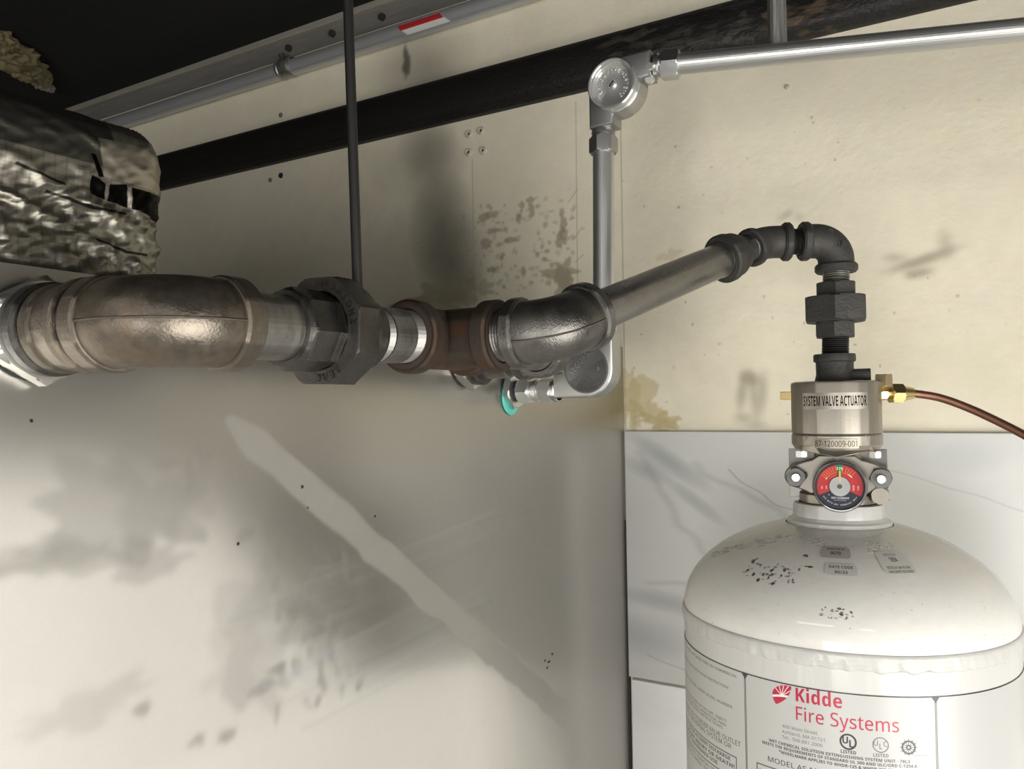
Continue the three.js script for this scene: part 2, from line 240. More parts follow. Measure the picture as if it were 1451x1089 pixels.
// marble-look tiles on the lower wall, children of the wall
{
  const tileTex = (k) => canvasTex(1024, 768, (x, w, h) => {
    x.fillStyle = k % 2 ? 'rgb(246,246,244)' : 'rgb(211,211,207)'; x.fillRect(0, 0, w, h);
    for (let i = 0; i < 26; i++) blob(x, rr(0, w), rr(0, h), rr(40, 160), rr(30, 90), rgba(178, 182, 182, rr(0.1, 0.32)), rr(0.4, 1.1));
    const vein = (px, py, ang, len, wid, al) => { x.filter = `blur(${wid > 4 ? 5 : 1}px)`; x.strokeStyle = `rgba(140,145,146,${al})`; x.lineWidth = wid; x.beginPath(); x.moveTo(px, py); let a = ang; for (let s = 0; s < len; s += 14) { a = ang + 1.1 * noise.noise(px * 0.01, py * 0.013, s * 0.01 + k * 5); px += 14 * Math.cos(a); py += 14 * Math.sin(a); x.lineTo(px, py); } x.stroke(); x.filter = 'none'; };
    if (k === 0) { // the tile in view: diagonal grey clouds at its left
      for (const [cx, cy, rx, ry, r, al] of [[70, 90, 120, 26, 0.95, 0.6], [110, 210, 90, 18, 1.0, 0.5], [36, 120, 60, 30, 0.9, 0.45], [60, 520, 90, 36, 0.2, 0.5], [20, 640, 90, 80, 0.1, 0.3]]) blob(x, cx, cy, rx, ry, rgba(140, 147, 148, al), r);
      vein(110, 90, 0.9, 260, 7, 0.45); vein(160, 110, 0.75, 150, 2.2, 0.75); vein(20, 60, 1.1, 330, 9, 0.35); vein(300, 60, 0.5, 300, 3, 0.3); vein(30, 470, 0.2, 160, 5, 0.6); vein(120, 560, 1.0, 180, 4, 0.55); vein(30, 690, 0.3, 120, 3, 0.45);
    }
    for (let i = 0; i < 7; i++) vein(rr(0.25 * w, w), rr(0, h), rr(0.4, 1.1), rr(120, 420), rr(1, 8), rr(0.08, 0.28));
  }, { grain: 0.02 });
  const tm = [0, 1, 2].map((k) => phy({ map: tileTex(k), roughness: 0.4, clearcoat: 0.3, clearcoatRoughness: 0.25 }));
  const tg = []; const tw = 0.86, th = 0.3165, gap = 0.003;
  const H0 = -0.0384, X0 = WX + 0.0032;
  for (let c = 0; c < 2; c++) for (let r = 0; r < 6; r++) {
    const top = H0 - r * (th + gap), x0 = r ? X0 + 0.0035 + c * (tw + gap) : X0 + c * (tw + gap);
    const g = box(x0, Math.min(x0 + tw, 0.797), Math.max(top - th, -H), top, WZ, WZ + 0.009, 0.0012), p = g.attributes.position, u = g.attributes.uv;
    for (let i = 0; i < p.count; i++) u.setXY(i, (p.getX(i) - x0) / tw, 1 + (p.getY(i) - H - top) / th);
    obj('tile', g, tm[(c + r) % 3], wallBack);
  }
}
struct('trim_1', box(WX + 0.0005, WX + 0.003, -0.95, -0.155, WZ + 0.001, WZ + 0.006), M.seal);

// ---------------------------------------------------------------- stainless hood
{
  const hood = thing('exhaust_hood', V(-1.0, -0.75, -0.3), 'stainless steel hood side with smoky stains and a diagonal scuffed band', 'hood');
  const zA = -0.15, zB = -0.97, hA = 0.08, hB = -0.50, W = 2048, T = 1448;
  const px = (z) => (zA - z) / (zA - zB) * W, py = (h) => (hA - h) / (hA - hB) * T;
  const band = (x, fill) => {                      // diagonal scuffed band
    const A = [px(-0.332), py(-0.006)], B = [px(-0.80), py(-0.355)], d = Math.hypot(B[0] - A[0], B[1] - A[1]), nx = -(B[1] - A[1]) / d, ny = (B[0] - A[0]) / d;
    const g = x.createLinearGradient(A[0], A[1], B[0], B[1]); for (const [t, a] of [[0, 0.55], [0.12, 0.8], [0.3, 0.72], [0.6, 0.85], [0.88, 0.5], [1, 0]]) g.addColorStop(t, `rgba(${fill},${a})`);
    x.fillStyle = g; x.beginPath();
    for (let i = 0; i <= 60; i++) { const t = i / 60, w = (26 + 7 * t + 11 * noise.noise(t * 16, 2, 5) + 5 * noise.noise(t * 60, 4, 1)) * Math.min(1, 0.35 + t * 14); x.lineTo(A[0] + (B[0] - A[0]) * t + nx * -w, A[1] + (B[1] - A[1]) * t + ny * -w); }
    for (let i = 60; i >= 0; i--) { const t = i / 60, w = (26 + 8 * t + 16 * noise.noise(t * 15, 7, 5) + 6 * noise.noise(t * 55, 3, 8)) * Math.min(1, 0.35 + t * 14); x.lineTo(A[0] + (B[0] - A[0]) * t + nx * w, A[1] + (B[1] - A[1]) * t + ny * w); }
    x.closePath(); x.fill();
  };
  const lines = (x, lo, hi) => { for (let i = 0; i < 46; i++) { const h = rr(-0.215, -0.11), z = rr(-0.36, -0.56), v = rr(lo, hi); x.strokeStyle = `rgba(${v},${v},${v},${rr(0.12, 0.4)})`; x.lineWidth = rr(2, 9); x.beginPath(); x.moveTo(px(z + 0.05), py(h - 0.004)); x.lineTo(px(z - rr(0.06, 0.2)), py(h + rr(0, 0.012))); x.stroke(); } };  // streaks painted into the colour for stretched reflections
  // dried cleaner residue plus reflected brightness painted in, with patches wiped out of it
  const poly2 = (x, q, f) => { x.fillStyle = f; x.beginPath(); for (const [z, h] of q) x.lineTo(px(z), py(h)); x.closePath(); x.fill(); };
  const residueAndSheen = (x, f, wiped) => {
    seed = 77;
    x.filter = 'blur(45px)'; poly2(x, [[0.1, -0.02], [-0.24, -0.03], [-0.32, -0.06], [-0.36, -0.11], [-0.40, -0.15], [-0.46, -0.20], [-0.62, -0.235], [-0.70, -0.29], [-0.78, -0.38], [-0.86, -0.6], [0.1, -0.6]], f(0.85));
    poly2(x, [[-0.80, -0.05], [-1.0, -0.03], [-1.0, -0.6], [-0.83, -0.6]], f(0.8));  // pale strip painted in for the marble reflected beside the corner
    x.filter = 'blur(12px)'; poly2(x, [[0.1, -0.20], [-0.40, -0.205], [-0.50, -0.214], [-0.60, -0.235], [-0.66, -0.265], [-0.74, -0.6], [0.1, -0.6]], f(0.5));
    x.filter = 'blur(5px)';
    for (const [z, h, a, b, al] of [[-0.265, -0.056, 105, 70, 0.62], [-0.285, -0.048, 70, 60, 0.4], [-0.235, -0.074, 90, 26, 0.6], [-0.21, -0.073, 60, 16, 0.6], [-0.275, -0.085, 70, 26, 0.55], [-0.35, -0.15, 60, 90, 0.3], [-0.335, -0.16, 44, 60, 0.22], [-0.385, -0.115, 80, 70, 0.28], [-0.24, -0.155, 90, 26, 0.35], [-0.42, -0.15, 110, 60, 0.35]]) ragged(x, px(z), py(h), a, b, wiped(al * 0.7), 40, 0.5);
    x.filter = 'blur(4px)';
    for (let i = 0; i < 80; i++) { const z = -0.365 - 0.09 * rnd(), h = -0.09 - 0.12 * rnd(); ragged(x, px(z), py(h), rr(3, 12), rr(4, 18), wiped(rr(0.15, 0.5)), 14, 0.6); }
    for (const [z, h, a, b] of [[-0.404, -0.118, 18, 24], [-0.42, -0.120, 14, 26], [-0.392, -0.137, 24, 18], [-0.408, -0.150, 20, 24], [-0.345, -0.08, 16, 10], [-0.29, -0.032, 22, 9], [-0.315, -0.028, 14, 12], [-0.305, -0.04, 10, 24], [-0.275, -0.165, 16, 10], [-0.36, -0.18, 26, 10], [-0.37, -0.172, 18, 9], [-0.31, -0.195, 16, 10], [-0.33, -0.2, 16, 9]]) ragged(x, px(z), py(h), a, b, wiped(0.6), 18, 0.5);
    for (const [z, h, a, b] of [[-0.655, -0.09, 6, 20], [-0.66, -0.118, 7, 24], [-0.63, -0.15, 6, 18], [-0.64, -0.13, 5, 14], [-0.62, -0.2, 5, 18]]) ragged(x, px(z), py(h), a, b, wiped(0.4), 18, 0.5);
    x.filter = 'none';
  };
  const gr = (v, w = v, u = v) => (a) => `rgba(${v},${w},${u},${a})`;
  const map = canvasTex(W, T, (x) => {
    x.fillStyle = 'rgb(180,177,171)'; x.fillRect(0, 0, W, T); residueAndSheen(x, gr(208, 204, 197), gr(168, 164, 158));
    x.filter = 'blur(3px)'; lines(x, 160, 205); band(x, '160,156,149'); x.filter = 'none';
    for (const [z, h, a, b] of [[-0.395, -0.055, 3, 3], [-0.741, -0.272, 5, 3], [-0.75, -0.276, 9, 3], [-0.746, -0.281, 5, 4], [-0.758, -0.27, 6, 3], [-0.4, -0.07, 2, 2], [-0.47, -0.085, 3, 2], [-0.16, -0.075, 4, 3], [-0.215, -0.005, 2, 2], [-0.34, -0.085, 3, 3]]) ragged(x, px(z), py(h), a, b, 'rgba(40,38,34,0.9)', 9, 0.3);
  }, { grain: 0.02, coarse: 0.03, dither: 4 });
  const rmap = canvasTex(W, T, (x) => { x.fillStyle = 'rgb(82,82,82)'; x.fillRect(0, 0, W, T); residueAndSheen(x, gr(125), gr(95)); x.filter = 'blur(3px)'; lines(x, 84, 130); band(x, '170,170,170'); x.filter = 'none'; }, { srgb: false, coarse: 0.1, dither: 4 });
  const mmap = canvasTex(W, T, (x) => { x.fillStyle = 'rgb(255,255,255)'; x.fillRect(0, 0, W, T); residueAndSheen(x, gr(70), gr(215)); x.filter = 'blur(3px)'; band(x, '150,150,150'); x.filter = 'none'; }, { srgb: false, dither: 4 });
  for (const t of [map, rmap, mmap]) t.wrapS = t.wrapT = THREE.ClampToEdgeWrapping;
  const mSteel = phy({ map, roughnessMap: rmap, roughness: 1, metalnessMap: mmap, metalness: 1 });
  // face: a fine grid, very slightly oil-canned as thin sheet is
  const g = new THREE.PlaneGeometry(1, 1, 150, 100), p = g.attributes.position, u = g.attributes.uv;
  const f0 = 0.12, f1 = WZ + 0.0006, e1 = 0.071, e0 = -0.75;
  for (let i = 0; i < p.count; i++) {
    const z = f0 + (f1 - f0) * (p.getX(i) + 0.5), h = e0 + (e1 - e0) * (p.getY(i) + 0.5);
    const wv = 0.0011 * noise.noise(z * 5.5 + 2, h * 9, 4.2) + 0.0004 * noise.noise(z * 13, h * 16, 9.1);
    p.setXYZ(i, WX + wv * Math.min(1, (z - f1) * 12) * Math.min(1, (e1 - h) * 25), H + h, z); u.setXY(i, (zA - z) / (zA - zB), 1 - (hA - h) / (hA - hB));
  }
  g.computeVertexNormals();
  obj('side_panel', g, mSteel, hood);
  const plain = std({ color: lin(0.58, 0.575, 0.55), metalness: 1, roughness: 0.34 });
  obj('top_panel', [box(-1.6, WX - 0.0005, 0.0695, 0.071, WZ + 0.0006, 0.12)], plain, hood);
  obj('front_panel', [box(-1.6, WX - 0.0005, -0.75, 0.0694, 0.1185, 0.12)], plain, hood);
  obj('bottom_panel', [box(-1.6, WX - 0.0005, -0.75, -0.7485, WZ + 0.0006, 0.118)], plain, hood);
}

// ---------------------------------------------------------------- foil-wrapped duct on the hood
{
  const duct = thing('foil_duct', V(-0.5, 0.0712, -0.1), 'crumpled silver foil wrapped duct on the hood with torn black gaps', 'duct');
  const x1 = -0.4035, z0 = -0.301, z1 = 0.10, h0 = 0.0715, h1 = 0.164, rc = 0.022, back = 0.42;
  // path in plan: along the face from z1 to the corner, round it, then back along -x
  const face = z1 - z0 - rc, arc = rc * Math.PI / 2, total = face + arc + back, up = h1 - h0 - rc, over = rc * Math.PI / 2, top = 0.12, tv = up + over + top;
  const plan = (s) => { if (s < face) return [x1, z1 - s, 1, 0]; if (s < face + arc) { const a = (s - face) / rc; return [x1 - rc + rc * Math.cos(a), z0 + rc - rc * Math.sin(a), Math.cos(a), -Math.sin(a)]; } return [x1 - rc - (s - face - arc), z0, 0, -1]; };
  const ridge = (a, b, k) => 1 - Math.abs(noise.noise(a, b, k));
  const disp = (s, t) => { const d = 0.0030 * Math.pow(ridge(s * 11 + t * 30, t * 52 + s * 18, 1.7), 6) + 0.0020 * Math.pow(ridge(s * 26 - t * 24, t * 70 + s * 46, 5.2), 8) + 0.0014 * Math.pow(ridge(s * 90 + t * 40, t * 130 - s * 60, 8.2), 4) + 0.0005 * noise.noise(s * 260, t * 300, 3); const calm = THREE.MathUtils.smoothstep(t, 0.035, 0.06); return (d - 0.0055) * (1 - 0.65 * calm); };
  const nS = 420, nT = 150, g = new THREE.PlaneGeometry(1, 1, nS, nT), p = g.attributes.position, u = g.attributes.uv;
  for (let i = 0; i < p.count; i++) {
    const s = (p.getX(i) + 0.5) * total, t = (p.getY(i) + 0.5) * tv; let [X, Z, nx, nz] = plan(s), h, ny = 0, k = 1, inset = 0;
    if (t < up) h = h0 + t; else if (t < up + over) { const a = (t - up) / rc; h = h0 + up + rc * Math.sin(a); ny = Math.sin(a); k = Math.cos(a); inset = rc * (1 - k); } else { h = h1; ny = 1; k = 0; inset = rc + (t - up - over); }
    const d = disp(s, t) * Math.min(1, t * 300);
    p.setXYZ(i, X - nx * inset + nx * k * d, H + h + ny * d, Z - nz * inset + nz * k * d); u.setXY(i, s / total, t / tv);
  }
  g.computeVertexNormals();
  const W = 2048, T = 820, U = (z) => (z1 - z) / total * W, Y = (h) => (1 - (h - h0) / tv) * T;
  const map = canvasTex(W, T, (x) => {
    x.fillStyle = 'rgb(134,130,120)'; x.fillRect(0, 0, W, T);
    seed = 5;
    for (let i = 0; i < 26; i++) { x.save(); x.translate(rr(0.1 * W, 0.66 * W), rr(0.45 * T, T)); x.rotate(rr(-0.5, 0.7)); x.fillStyle = `rgba(${rnd() < 0.5 ? '90,86,76' : '226,220,204'},${rr(0.06, 0.2)})`; x.fillRect(0, 0, rr(20, 110), rr(5, 26)); x.restore(); }
    x.fillStyle = 'rgba(60,58,54,0.72)'; x.fillRect(0, 0, U(-0.262), Y(0.1315)); x.fillStyle = 'rgba(46,45,42,0.35)'; x.fillRect(0, 0, W, Y(0.155));  // upper foil darker: dust, and shade painted into the colour
    // scrim squares
    x.strokeStyle = 'rgba(66,63,56,0.32)'; x.lineWidth = 1.2; for (let i = 0; i < W; i += 15) { x.beginPath(); x.moveTo(i, 0); x.lineTo(i, T); x.stroke(); } for (let j = 0; j < T; j += 13) { x.beginPath(); x.moveTo(0, j); x.lineTo(W, j); x.stroke(); }
    // plain tape pieces
    x.fillStyle = 'rgb(158,152,138)'; x.beginPath(); for (const [z, h] of [[-0.2525, 0.147], [-0.275, 0.149], [-0.305, 0.144], [-0.305, 0.125], [-0.277, 0.1255], [-0.256, 0.1265]]) x.lineTo(U(z), Y(h)); x.fill();
    x.fillStyle = 'rgb(150,146,134)'; x.beginPath(); for (const [z, h] of [[-0.247, 0.103], [-0.275, 0.107], [-0.295, 0.105], [-0.30, 0.08], [-0.275, 0.083], [-0.25, 0.09]]) x.lineTo(U(z), Y(h)); x.fill();
    // torn black gaps between strips
    x.fillStyle = 'rgb(8,8,8)'; for (const q of [[[-0.2489, 0.1252], [-0.2535, 0.1247], [-0.2569, 0.1225], [-0.2573, 0.1142], [-0.2489, 0.1157]], [[-0.2596, 0.1228], [-0.2690, 0.1249], [-0.2712, 0.1125], [-0.259, 0.1139]], [[-0.2722, 0.1239], [-0.31, 0.1243], [-0.31, 0.1067], [-0.283, 0.1116], [-0.2735, 0.1123]], [[-0.2485, 0.137], [-0.251, 0.137], [-0.256, 0.126], [-0.253, 0.1255]]]) { x.beginPath(); for (const [z, h] of q) x.lineTo(U(z), Y(h)); x.fill(); }
    x.strokeStyle = 'rgba(25,24,22,0.8)'; x.lineWidth = 5; for (const q of [[[-0.252, 0.0915], [-0.27, 0.0875], [-0.285, 0.088]], [[-0.226, 0.112], [-0.25, 0.108], [-0.27, 0.109]], [[-0.21, 0.122], [-0.235, 0.117]]]) { x.beginPath(); for (const [z, h] of q) x.lineTo(U(z), Y(h)); x.stroke(); }
  }, { grain: 0.1 });
  obj('foil_wrap', g, std({ map, metalness: 0.94, roughness: 0.4, side: THREE.DoubleSide }), duct);
  obj('duct_core', box(-0.84, -0.425, h0, h1 - 0.014, z0 + 0.02, z1 - 0.002), M.rubber, duct);
}
// ---------------------------------------------------------------- ceiling foam
{
  const lump = (x, h, z, r, sq, k) => { const g = mergeVertices(new THREE.IcosahedronGeometry(r, 12)); const p = g.attributes.position; for (let i = 0; i < p.count; i++) { const v = new THREE.Vector3().fromBufferAttribute(p, i), n = v.clone().normalize(); const d = 1 + 0.35 * noise.noise(n.x * 2.4 + k, n.y * 2.4, n.z * 2.4) + 0.2 * noise.noise(n.x * 7, n.y * 7 + k, n.z * 7); v.multiplyScalar(d); p.setXYZ(i, v.x * sq[0], v.y * sq[1], v.z * sq[2]); } g.computeVertexNormals(); g.translate(x, H + h, z); return g; };
  const mf = std({ color: lin(0.22, 0.185, 0.10), roughness: 0.9 });
  tag(obj('sealing_foam', [lump(-1.452, CEIL - 0.012, -0.742, 0.036, [1, 0.7, 1.2], 1), lump(-1.487, CEIL - 0.01, -0.79, 0.030, [1.1, 0.7, 1.1], 4), lump(-1.51, CEIL - 0.008, -0.825, 0.022, [1, 0.7, 1], 8), lump(-1.42, CEIL - 0.01, -0.705, 0.03, [1, 0.7, 1], 6)], mf), 'large lump of yellow expanding foam on the black ceiling', 'foam');
  tag(obj('sealing_foam', [lump(-1.548, CEIL - 0.006, -0.846, 0.011, [1, 0.9, 1], 2), lump(-1.556, CEIL - 0.005, -0.866, 0.010, [1, 0.9, 1.4], 9)], std({ color: lin(0.25, 0.24, 0.2), roughness: 0.9 })), 'small pale crumb of foam beside the large yellow lump', 'foam');
}

// ---------------------------------------------------------------- black beam, conduit and strip along the wall
{
  const beamMap = canvasTex(2048, 96, (x, w, h) => {
    x.fillStyle = 'rgb(25,24,22)'; x.fillRect(0, 0, w, h); seed = 31;
    const X = (v) => (v + 2.99) / 3.78 * w;
    for (let i = 0; i < 90; i++) ragged(x, rr(X(-0.4), X(-0.22)), rr(10, h), rr(2, 14), rr(2, 10), `rgba(${rnd() < 0.6 ? '96,88,76' : '20,19,18'},${rr(0.15, 0.5)})`, 12, 0.6);
    for (let i = 0; i < 60; i++) ragged(x, rr(X(-0.2), X(-0.12)), rr(30, h), rr(1, 8), rr(2, 8), `rgba(${rnd() < 0.6 ? '104,84,64' : '22,20,18'},${rr(0.2, 0.6)})`, 12, 0.6);
    for (let i = 0; i < 160; i++) { x.fillStyle = `rgba(110,104,94,${rr(0.05, 0.3)})`; x.fillRect(rr(0, w), rr(0, h), rr(1, 8), rr(1, 3)); }
  }, { grain: 0.25 });
  const g = new THREE.ExtrudeGeometry(new THREE.Shape([[0, 0], [0.011, 0.0005], [0.019, 0.006], [0.022, 0.016], [0.022, 0.056], [0.018, 0.062], [0, 0.063]].map((p) => new THREE.Vector2(...p))), { depth: 3.78, bevelEnabled: false });
  g.rotateY(Math.PI / 2); g.applyMatrix4(new THREE.Matrix4().makeScale(1, 1, -1)); g.translate(-2.99, H + 0.4205, WZ);
  const idx = g.index ? g.toNonIndexed() : g, p = idx.attributes.position; for (let i = 0; i < p.count; i += 3) { const a = [0, 1, 2].map((k) => [p.getX(i + k), p.getY(i + k), p.getZ(i + k)]); p.setXYZ(i + 1, ...a[2]); p.setXYZ(i + 2, ...a[1]); }
  const q = crease(idx, 0.7), u = q.attributes.uv; for (let i = 0; i < u.count; i++) u.setXY(i, (q.attributes.position.getX(i) + 2.99) / 3.78, (q.attributes.position.getY(i) - H - 0.42) / 0.064);
  tag(obj('wall_beam', q, std({ map: beamMap, roughness: 0.5, metalness: 0, bumpMap: rep(castBump, 30, 1), bumpScale: 0.0008 })), 'black painted beam running across the cream wall, flaking at right', 'beam');
}
{
  const hC = 0.574, zC = WZ + 0.0145, r = 0.0135;
  const c = thing('wall_conduit', V(-1.0, hC, zC), 'galvanized conduit along the wall top with red and white sticker', 'conduit');
  obj('conduit_tube', cyl(V(-2.99, hC - 0.004, zC), V(0.79, hC, zC), r, 32), std({ color: lin(0.6, 0.61, 0.62), metalness: 0.6, roughness: 0.36 }), c);
  obj('coupling', orient(lathe([[r, 0], [r + 0.002, 0.001], [r + 0.0035, 0.006], [r + 0.002, 0.008], [r + 0.002, 0.026], [r + 0.0035, 0.028], [r + 0.002, 0.033], [r, 0.034]]), V(-1.012, hC, zC), [1, 0, 0]), M.galv, c);
  obj('screw', cyl(V(-1.0, hC + 0.014, zC + 0.004), V(-1.0, hC + 0.023, zC + 0.008), 0.005, 12), M.black, c);
  // curved sticker: red above, torn white below
  const sticker = (a0, a1, x0, x1, slant) => { const gg = new THREE.PlaneGeometry(1, 1, 24, 8), p = gg.attributes.position; for (let i = 0; i < p.count; i++) { const a = a0 + (a1 - a0) * (p.getY(i) + 0.5), X = x0 + (x1 - x0) * (p.getX(i) + 0.5) + slant * (p.getY(i) + 0.5); p.setXYZ(i, X, H + hC - 0.0015 + (r + 0.0003) * Math.sin(a), zC + (r + 0.0003) * Math.cos(a)); } gg.computeVertexNormals(); return gg; };
  obj('red_sticker', sticker(-0.35, 0.25, -0.741, -0.662, -0.006), std({ color: lin(0.5, 0.02, 0.025), roughness: 0.5, side: THREE.DoubleSide }), c, 'red upper half of sticker');
  obj('white_sticker', sticker(-0.95, -0.35, -0.731, -0.652, -0.008), std({ color: lin(0.7, 0.69, 0.66), roughness: 0.6, side: THREE.DoubleSide }), c, 'torn white lower half of sticker');
}
{
  const s = thing('wall_channel', V(-1.0, 0.598, WZ), 'grey galvanized channel strip between ceiling and conduit on wall', 'channel');
  const stripMap = rep(ironMap, 8, 1);
  const ms = std({ color: lin(0.27, 0.265, 0.25), metalness: 0.3, roughness: 0.6, map: stripMap });
  obj('channel_back', box(-2.99, 0.79, 0.598, CEIL, WZ, WZ + 0.003, 0.0008), ms, s);
  obj('channel_lip', box(-2.99, 0.79, 0.627, CEIL, WZ + 0.003, WZ + 0.014, 0.001), std({ color: lin(0.40, 0.385, 0.34), metalness: 0.2, roughness: 0.7, map: stripMap }), s);
  for (const x of [-0.795, -1.0, -0.9]) obj('bolt_head', orient(nut(6, 0.011, 0.006), V(x, 0.6125, WZ + 0.003), [0, 0, 1]), M.black, s);
}
// hanging strap in front of the beam
{
  const t = thing('hanger_strap', V(-0.1425, 0.312, -0.722), 'narrow galvanized strap hanging in front of the black beam', 'strap');
  const a = Math.PI * 0.17;
  const st = (w, d, off, m, n) => { const g = new RoundedBoxGeometry(w, CEIL - 0.312, d, 1, 0.0004); g.translate(off, 0, 0); g.rotateY(a); g.translate(-0.1425, H + (0.312 + CEIL) / 2, -0.7165); obj(n, g, m, t); };
  st(0.0135, 0.0022, 0, M.galv, 'strap_web'); st(0.0025, 0.007, -0.0078, M.aluDull, 'strap_flange');
}
// fixings and holes on the wall
{
  const spots = [[-1.026, 0.504, 0.0045, 'seal'], [-1.027, 0.399, 0.005, 'blue'], [-1.053, 0.395, 0.004, 'seal'], [-0.185, 0.37, 0.0032, 'putty']];
  const lab = ['brown dried drip above the beam on cream wall', 'dark blue anchor plug below the beam on cream wall', 'small brown plug left of the blue anchor plug', 'small cream filler bump alone on the right wall'];
  spots.forEach(([x, h, r, k], i) => tag(obj('wall_plug', orient(lathe([[0, 0.0025], [r * 0.5, 0.0024], [r * 0.9, 0.0015], [r, 0]], 16), V(x, h, WZ), [0, 0, 1]), k === 'blue' ? std({ color: lin(0.015, 0.025, 0.07), roughness: 0.5 }) : k === 'putty' ? std({ color: lin(0.55, 0.51, 0.42), roughness: 0.7 }) : std({ color: lin(0.22, 0.19, 0.13), roughness: 0.7 })), lab[i], 'plug'));
  const pl = ['upper left of four filled screw holes below the beam', 'upper right of four filled screw holes below the beam', 'lower left of four filled screw holes below the beam', 'lower right of four filled screw holes below the beam'];
  [[-0.637, 0.398], [-0.616, 0.399], [-0.638, 0.371], [-0.613, 0.3695]].forEach(([x, h], i) => { const t = thing('filled_hole', V(x, h, WZ), pl[i], 'filler', 'filled screw holes'); obj('filler_dab', orient(lathe([[0, 0.0012], [0.003, 0.0034], [0.0045, 0.0034], [0.006, 0.001], [0.0065, 0]], 18), V(x, h, WZ), [0, 0, 1]), std({ color: lin(0.6, 0.56, 0.47), roughness: 0.7 }), t); obj('screw_head', cyl(V(x - 0.001, h, WZ), V(x - 0.001, h, WZ + 0.0024), 0.0022, 12), M.seal, t); });
}

// ---------------------------------------------------------------- pipe fittings
function fillet(C, u1, u2, c1, c2, rb) {
  u1 = v3(u1).normalize(); u2 = v3(u2).normalize(); C = v3(C);
  const phi = u1.angleTo(u2), turn = Math.PI - phi, t = rb * Math.tan(turn / 2), bis = u1.clone().add(u2).normalize();
  const O = C.clone().addScaledVector(bis, rb / Math.cos(turn / 2)), a = C.clone().addScaledVector(u1, t).sub(O), b = C.clone().addScaledVector(u2, t).sub(O);
  const pts = []; for (let i = 0; i <= 3; i++) pts.push(C.clone().addScaledVector(u1, c1 + (t - c1) * i / 4));
  for (let i = 0; i <= 16; i++) { const k = i / 16, s = Math.sin(turn); pts.push(O.clone().addScaledVector(a, Math.sin((1 - k) * turn) / s).addScaledVector(b, Math.sin(k * turn) / s)); }
  for (let i = 1; i <= 4; i++) pts.push(C.clone().addScaledVector(u2, t + (c2 - t) * i / 4));
  return { pts, O, u1, u2, bis, out: bis.clone().negate() };
}
const collarProf = (rc, len, rin, rb) => [[rb * 0.9, 0], [rb + (rc - rb) * 0.5, 0.0004], [rc, 0.002], [rc, len - 0.0016], [rc - 0.0014, len], [rin + 0.0006, len], [rin, len - 0.0006], [rin, len - 0.006]];
const collar = (end, dir, rc, len, rin, rb) => { const d = v3(dir).normalize(); return orient(lathe(collarProf(rc, len, rin, rb), 48), v3(end).addScaledVector(d, -len), d); };
function elbow(name, label, o) {   // o: C, u1, u2, c1, c2, rb (bend), r (body), rc1, rc2, len, rin1, rin2, m, mc
  const f = fillet(o.C, o.u1, o.u2, o.c1, o.c2, o.rb), t = thing(name, v3(o.C), label, 'elbow');
  const e1 = v3(o.C).addScaledVector(f.u1, o.c1), e2 = v3(o.C).addScaledVector(f.u2, o.c2);
  const body = obj('elbow_body', tube(f.pts.slice(1, -1), o.r, 60, 40), o.m, t);
  obj('collar', collar(e1, f.u1, o.rc1, o.len1 || o.len, o.rin1, o.r), o.mc || o.m, t); obj('collar', collar(e2, f.u2, o.rc2, o.len2 || o.len, o.rin2, o.r), o.mc || o.m, t);
  if (o.seam) { const sp = fillet(v3(o.C), f.u1, f.u2, o.c1 - o.len * 0.9, o.c2 - o.len * 0.9, o.rb), sh = sp.pts.map((p, i) => { const a = sp.pts[Math.max(0, i - 1)], b = sp.pts[Math.min(sp.pts.length - 1, i + 1)], tg = b.clone().sub(a).normalize(), n = new THREE.Vector3().crossVectors(f.u1, f.u2).normalize(), o2 = new THREE.Vector3().crossVectors(tg, n).normalize(); if (o2.dot(f.out) < 0) o2.negate(); return p.clone().addScaledVector(o2, o.r); }); obj('casting_seam', tube(sh, 0.0007, 60, 6), o.ms || o.m, body); }
  return { t, body, e1, e2, f };
}
function nipple(name, label, a, b, r, m, { th = 0.35, mth = M.pipe, pitch = 0.0016, thA = true, thB = true } = {}) {
  a = v3(a); b = v3(b); const d = b.clone().sub(a), L = d.length(); d.normalize();
  const t = thing(name, a.clone(), label, 'pipe'), tl = Math.min(L * th, 0.014);
  const s0 = thA ? tl : 0, s1 = thB ? tl : 0;
  if (L - s0 - s1 > 0.0005) obj('pipe_barrel', orient(lathe([[r, s0], [r, L - s1]], 40), a, d), m, t);
  const thread = (from, to, flip) => { const pr = [], n = Math.max(2, Math.round((to - from) / pitch)); for (let i = 0; i < n; i++) { const y = from + (to - from) * i / n, w = (to - from) / n; pr.push([r - 0.0007, y], [r - 0.0001, y + w * 0.5], [r - 0.0007, y + w * 0.98]); } return orient(lathe(pr, 40, 0.2), a, d); };
  if (thA) obj('thread', thread(0, tl), mth, t); if (thB) obj('thread', thread(L - tl, L), mth, t);
  return t;
}
const LX = -0.305, LH = 0.0425, lh = (z) => 0.0426 + (z + 0.427) * -0.018;                           // axis of the run that lies along the hood
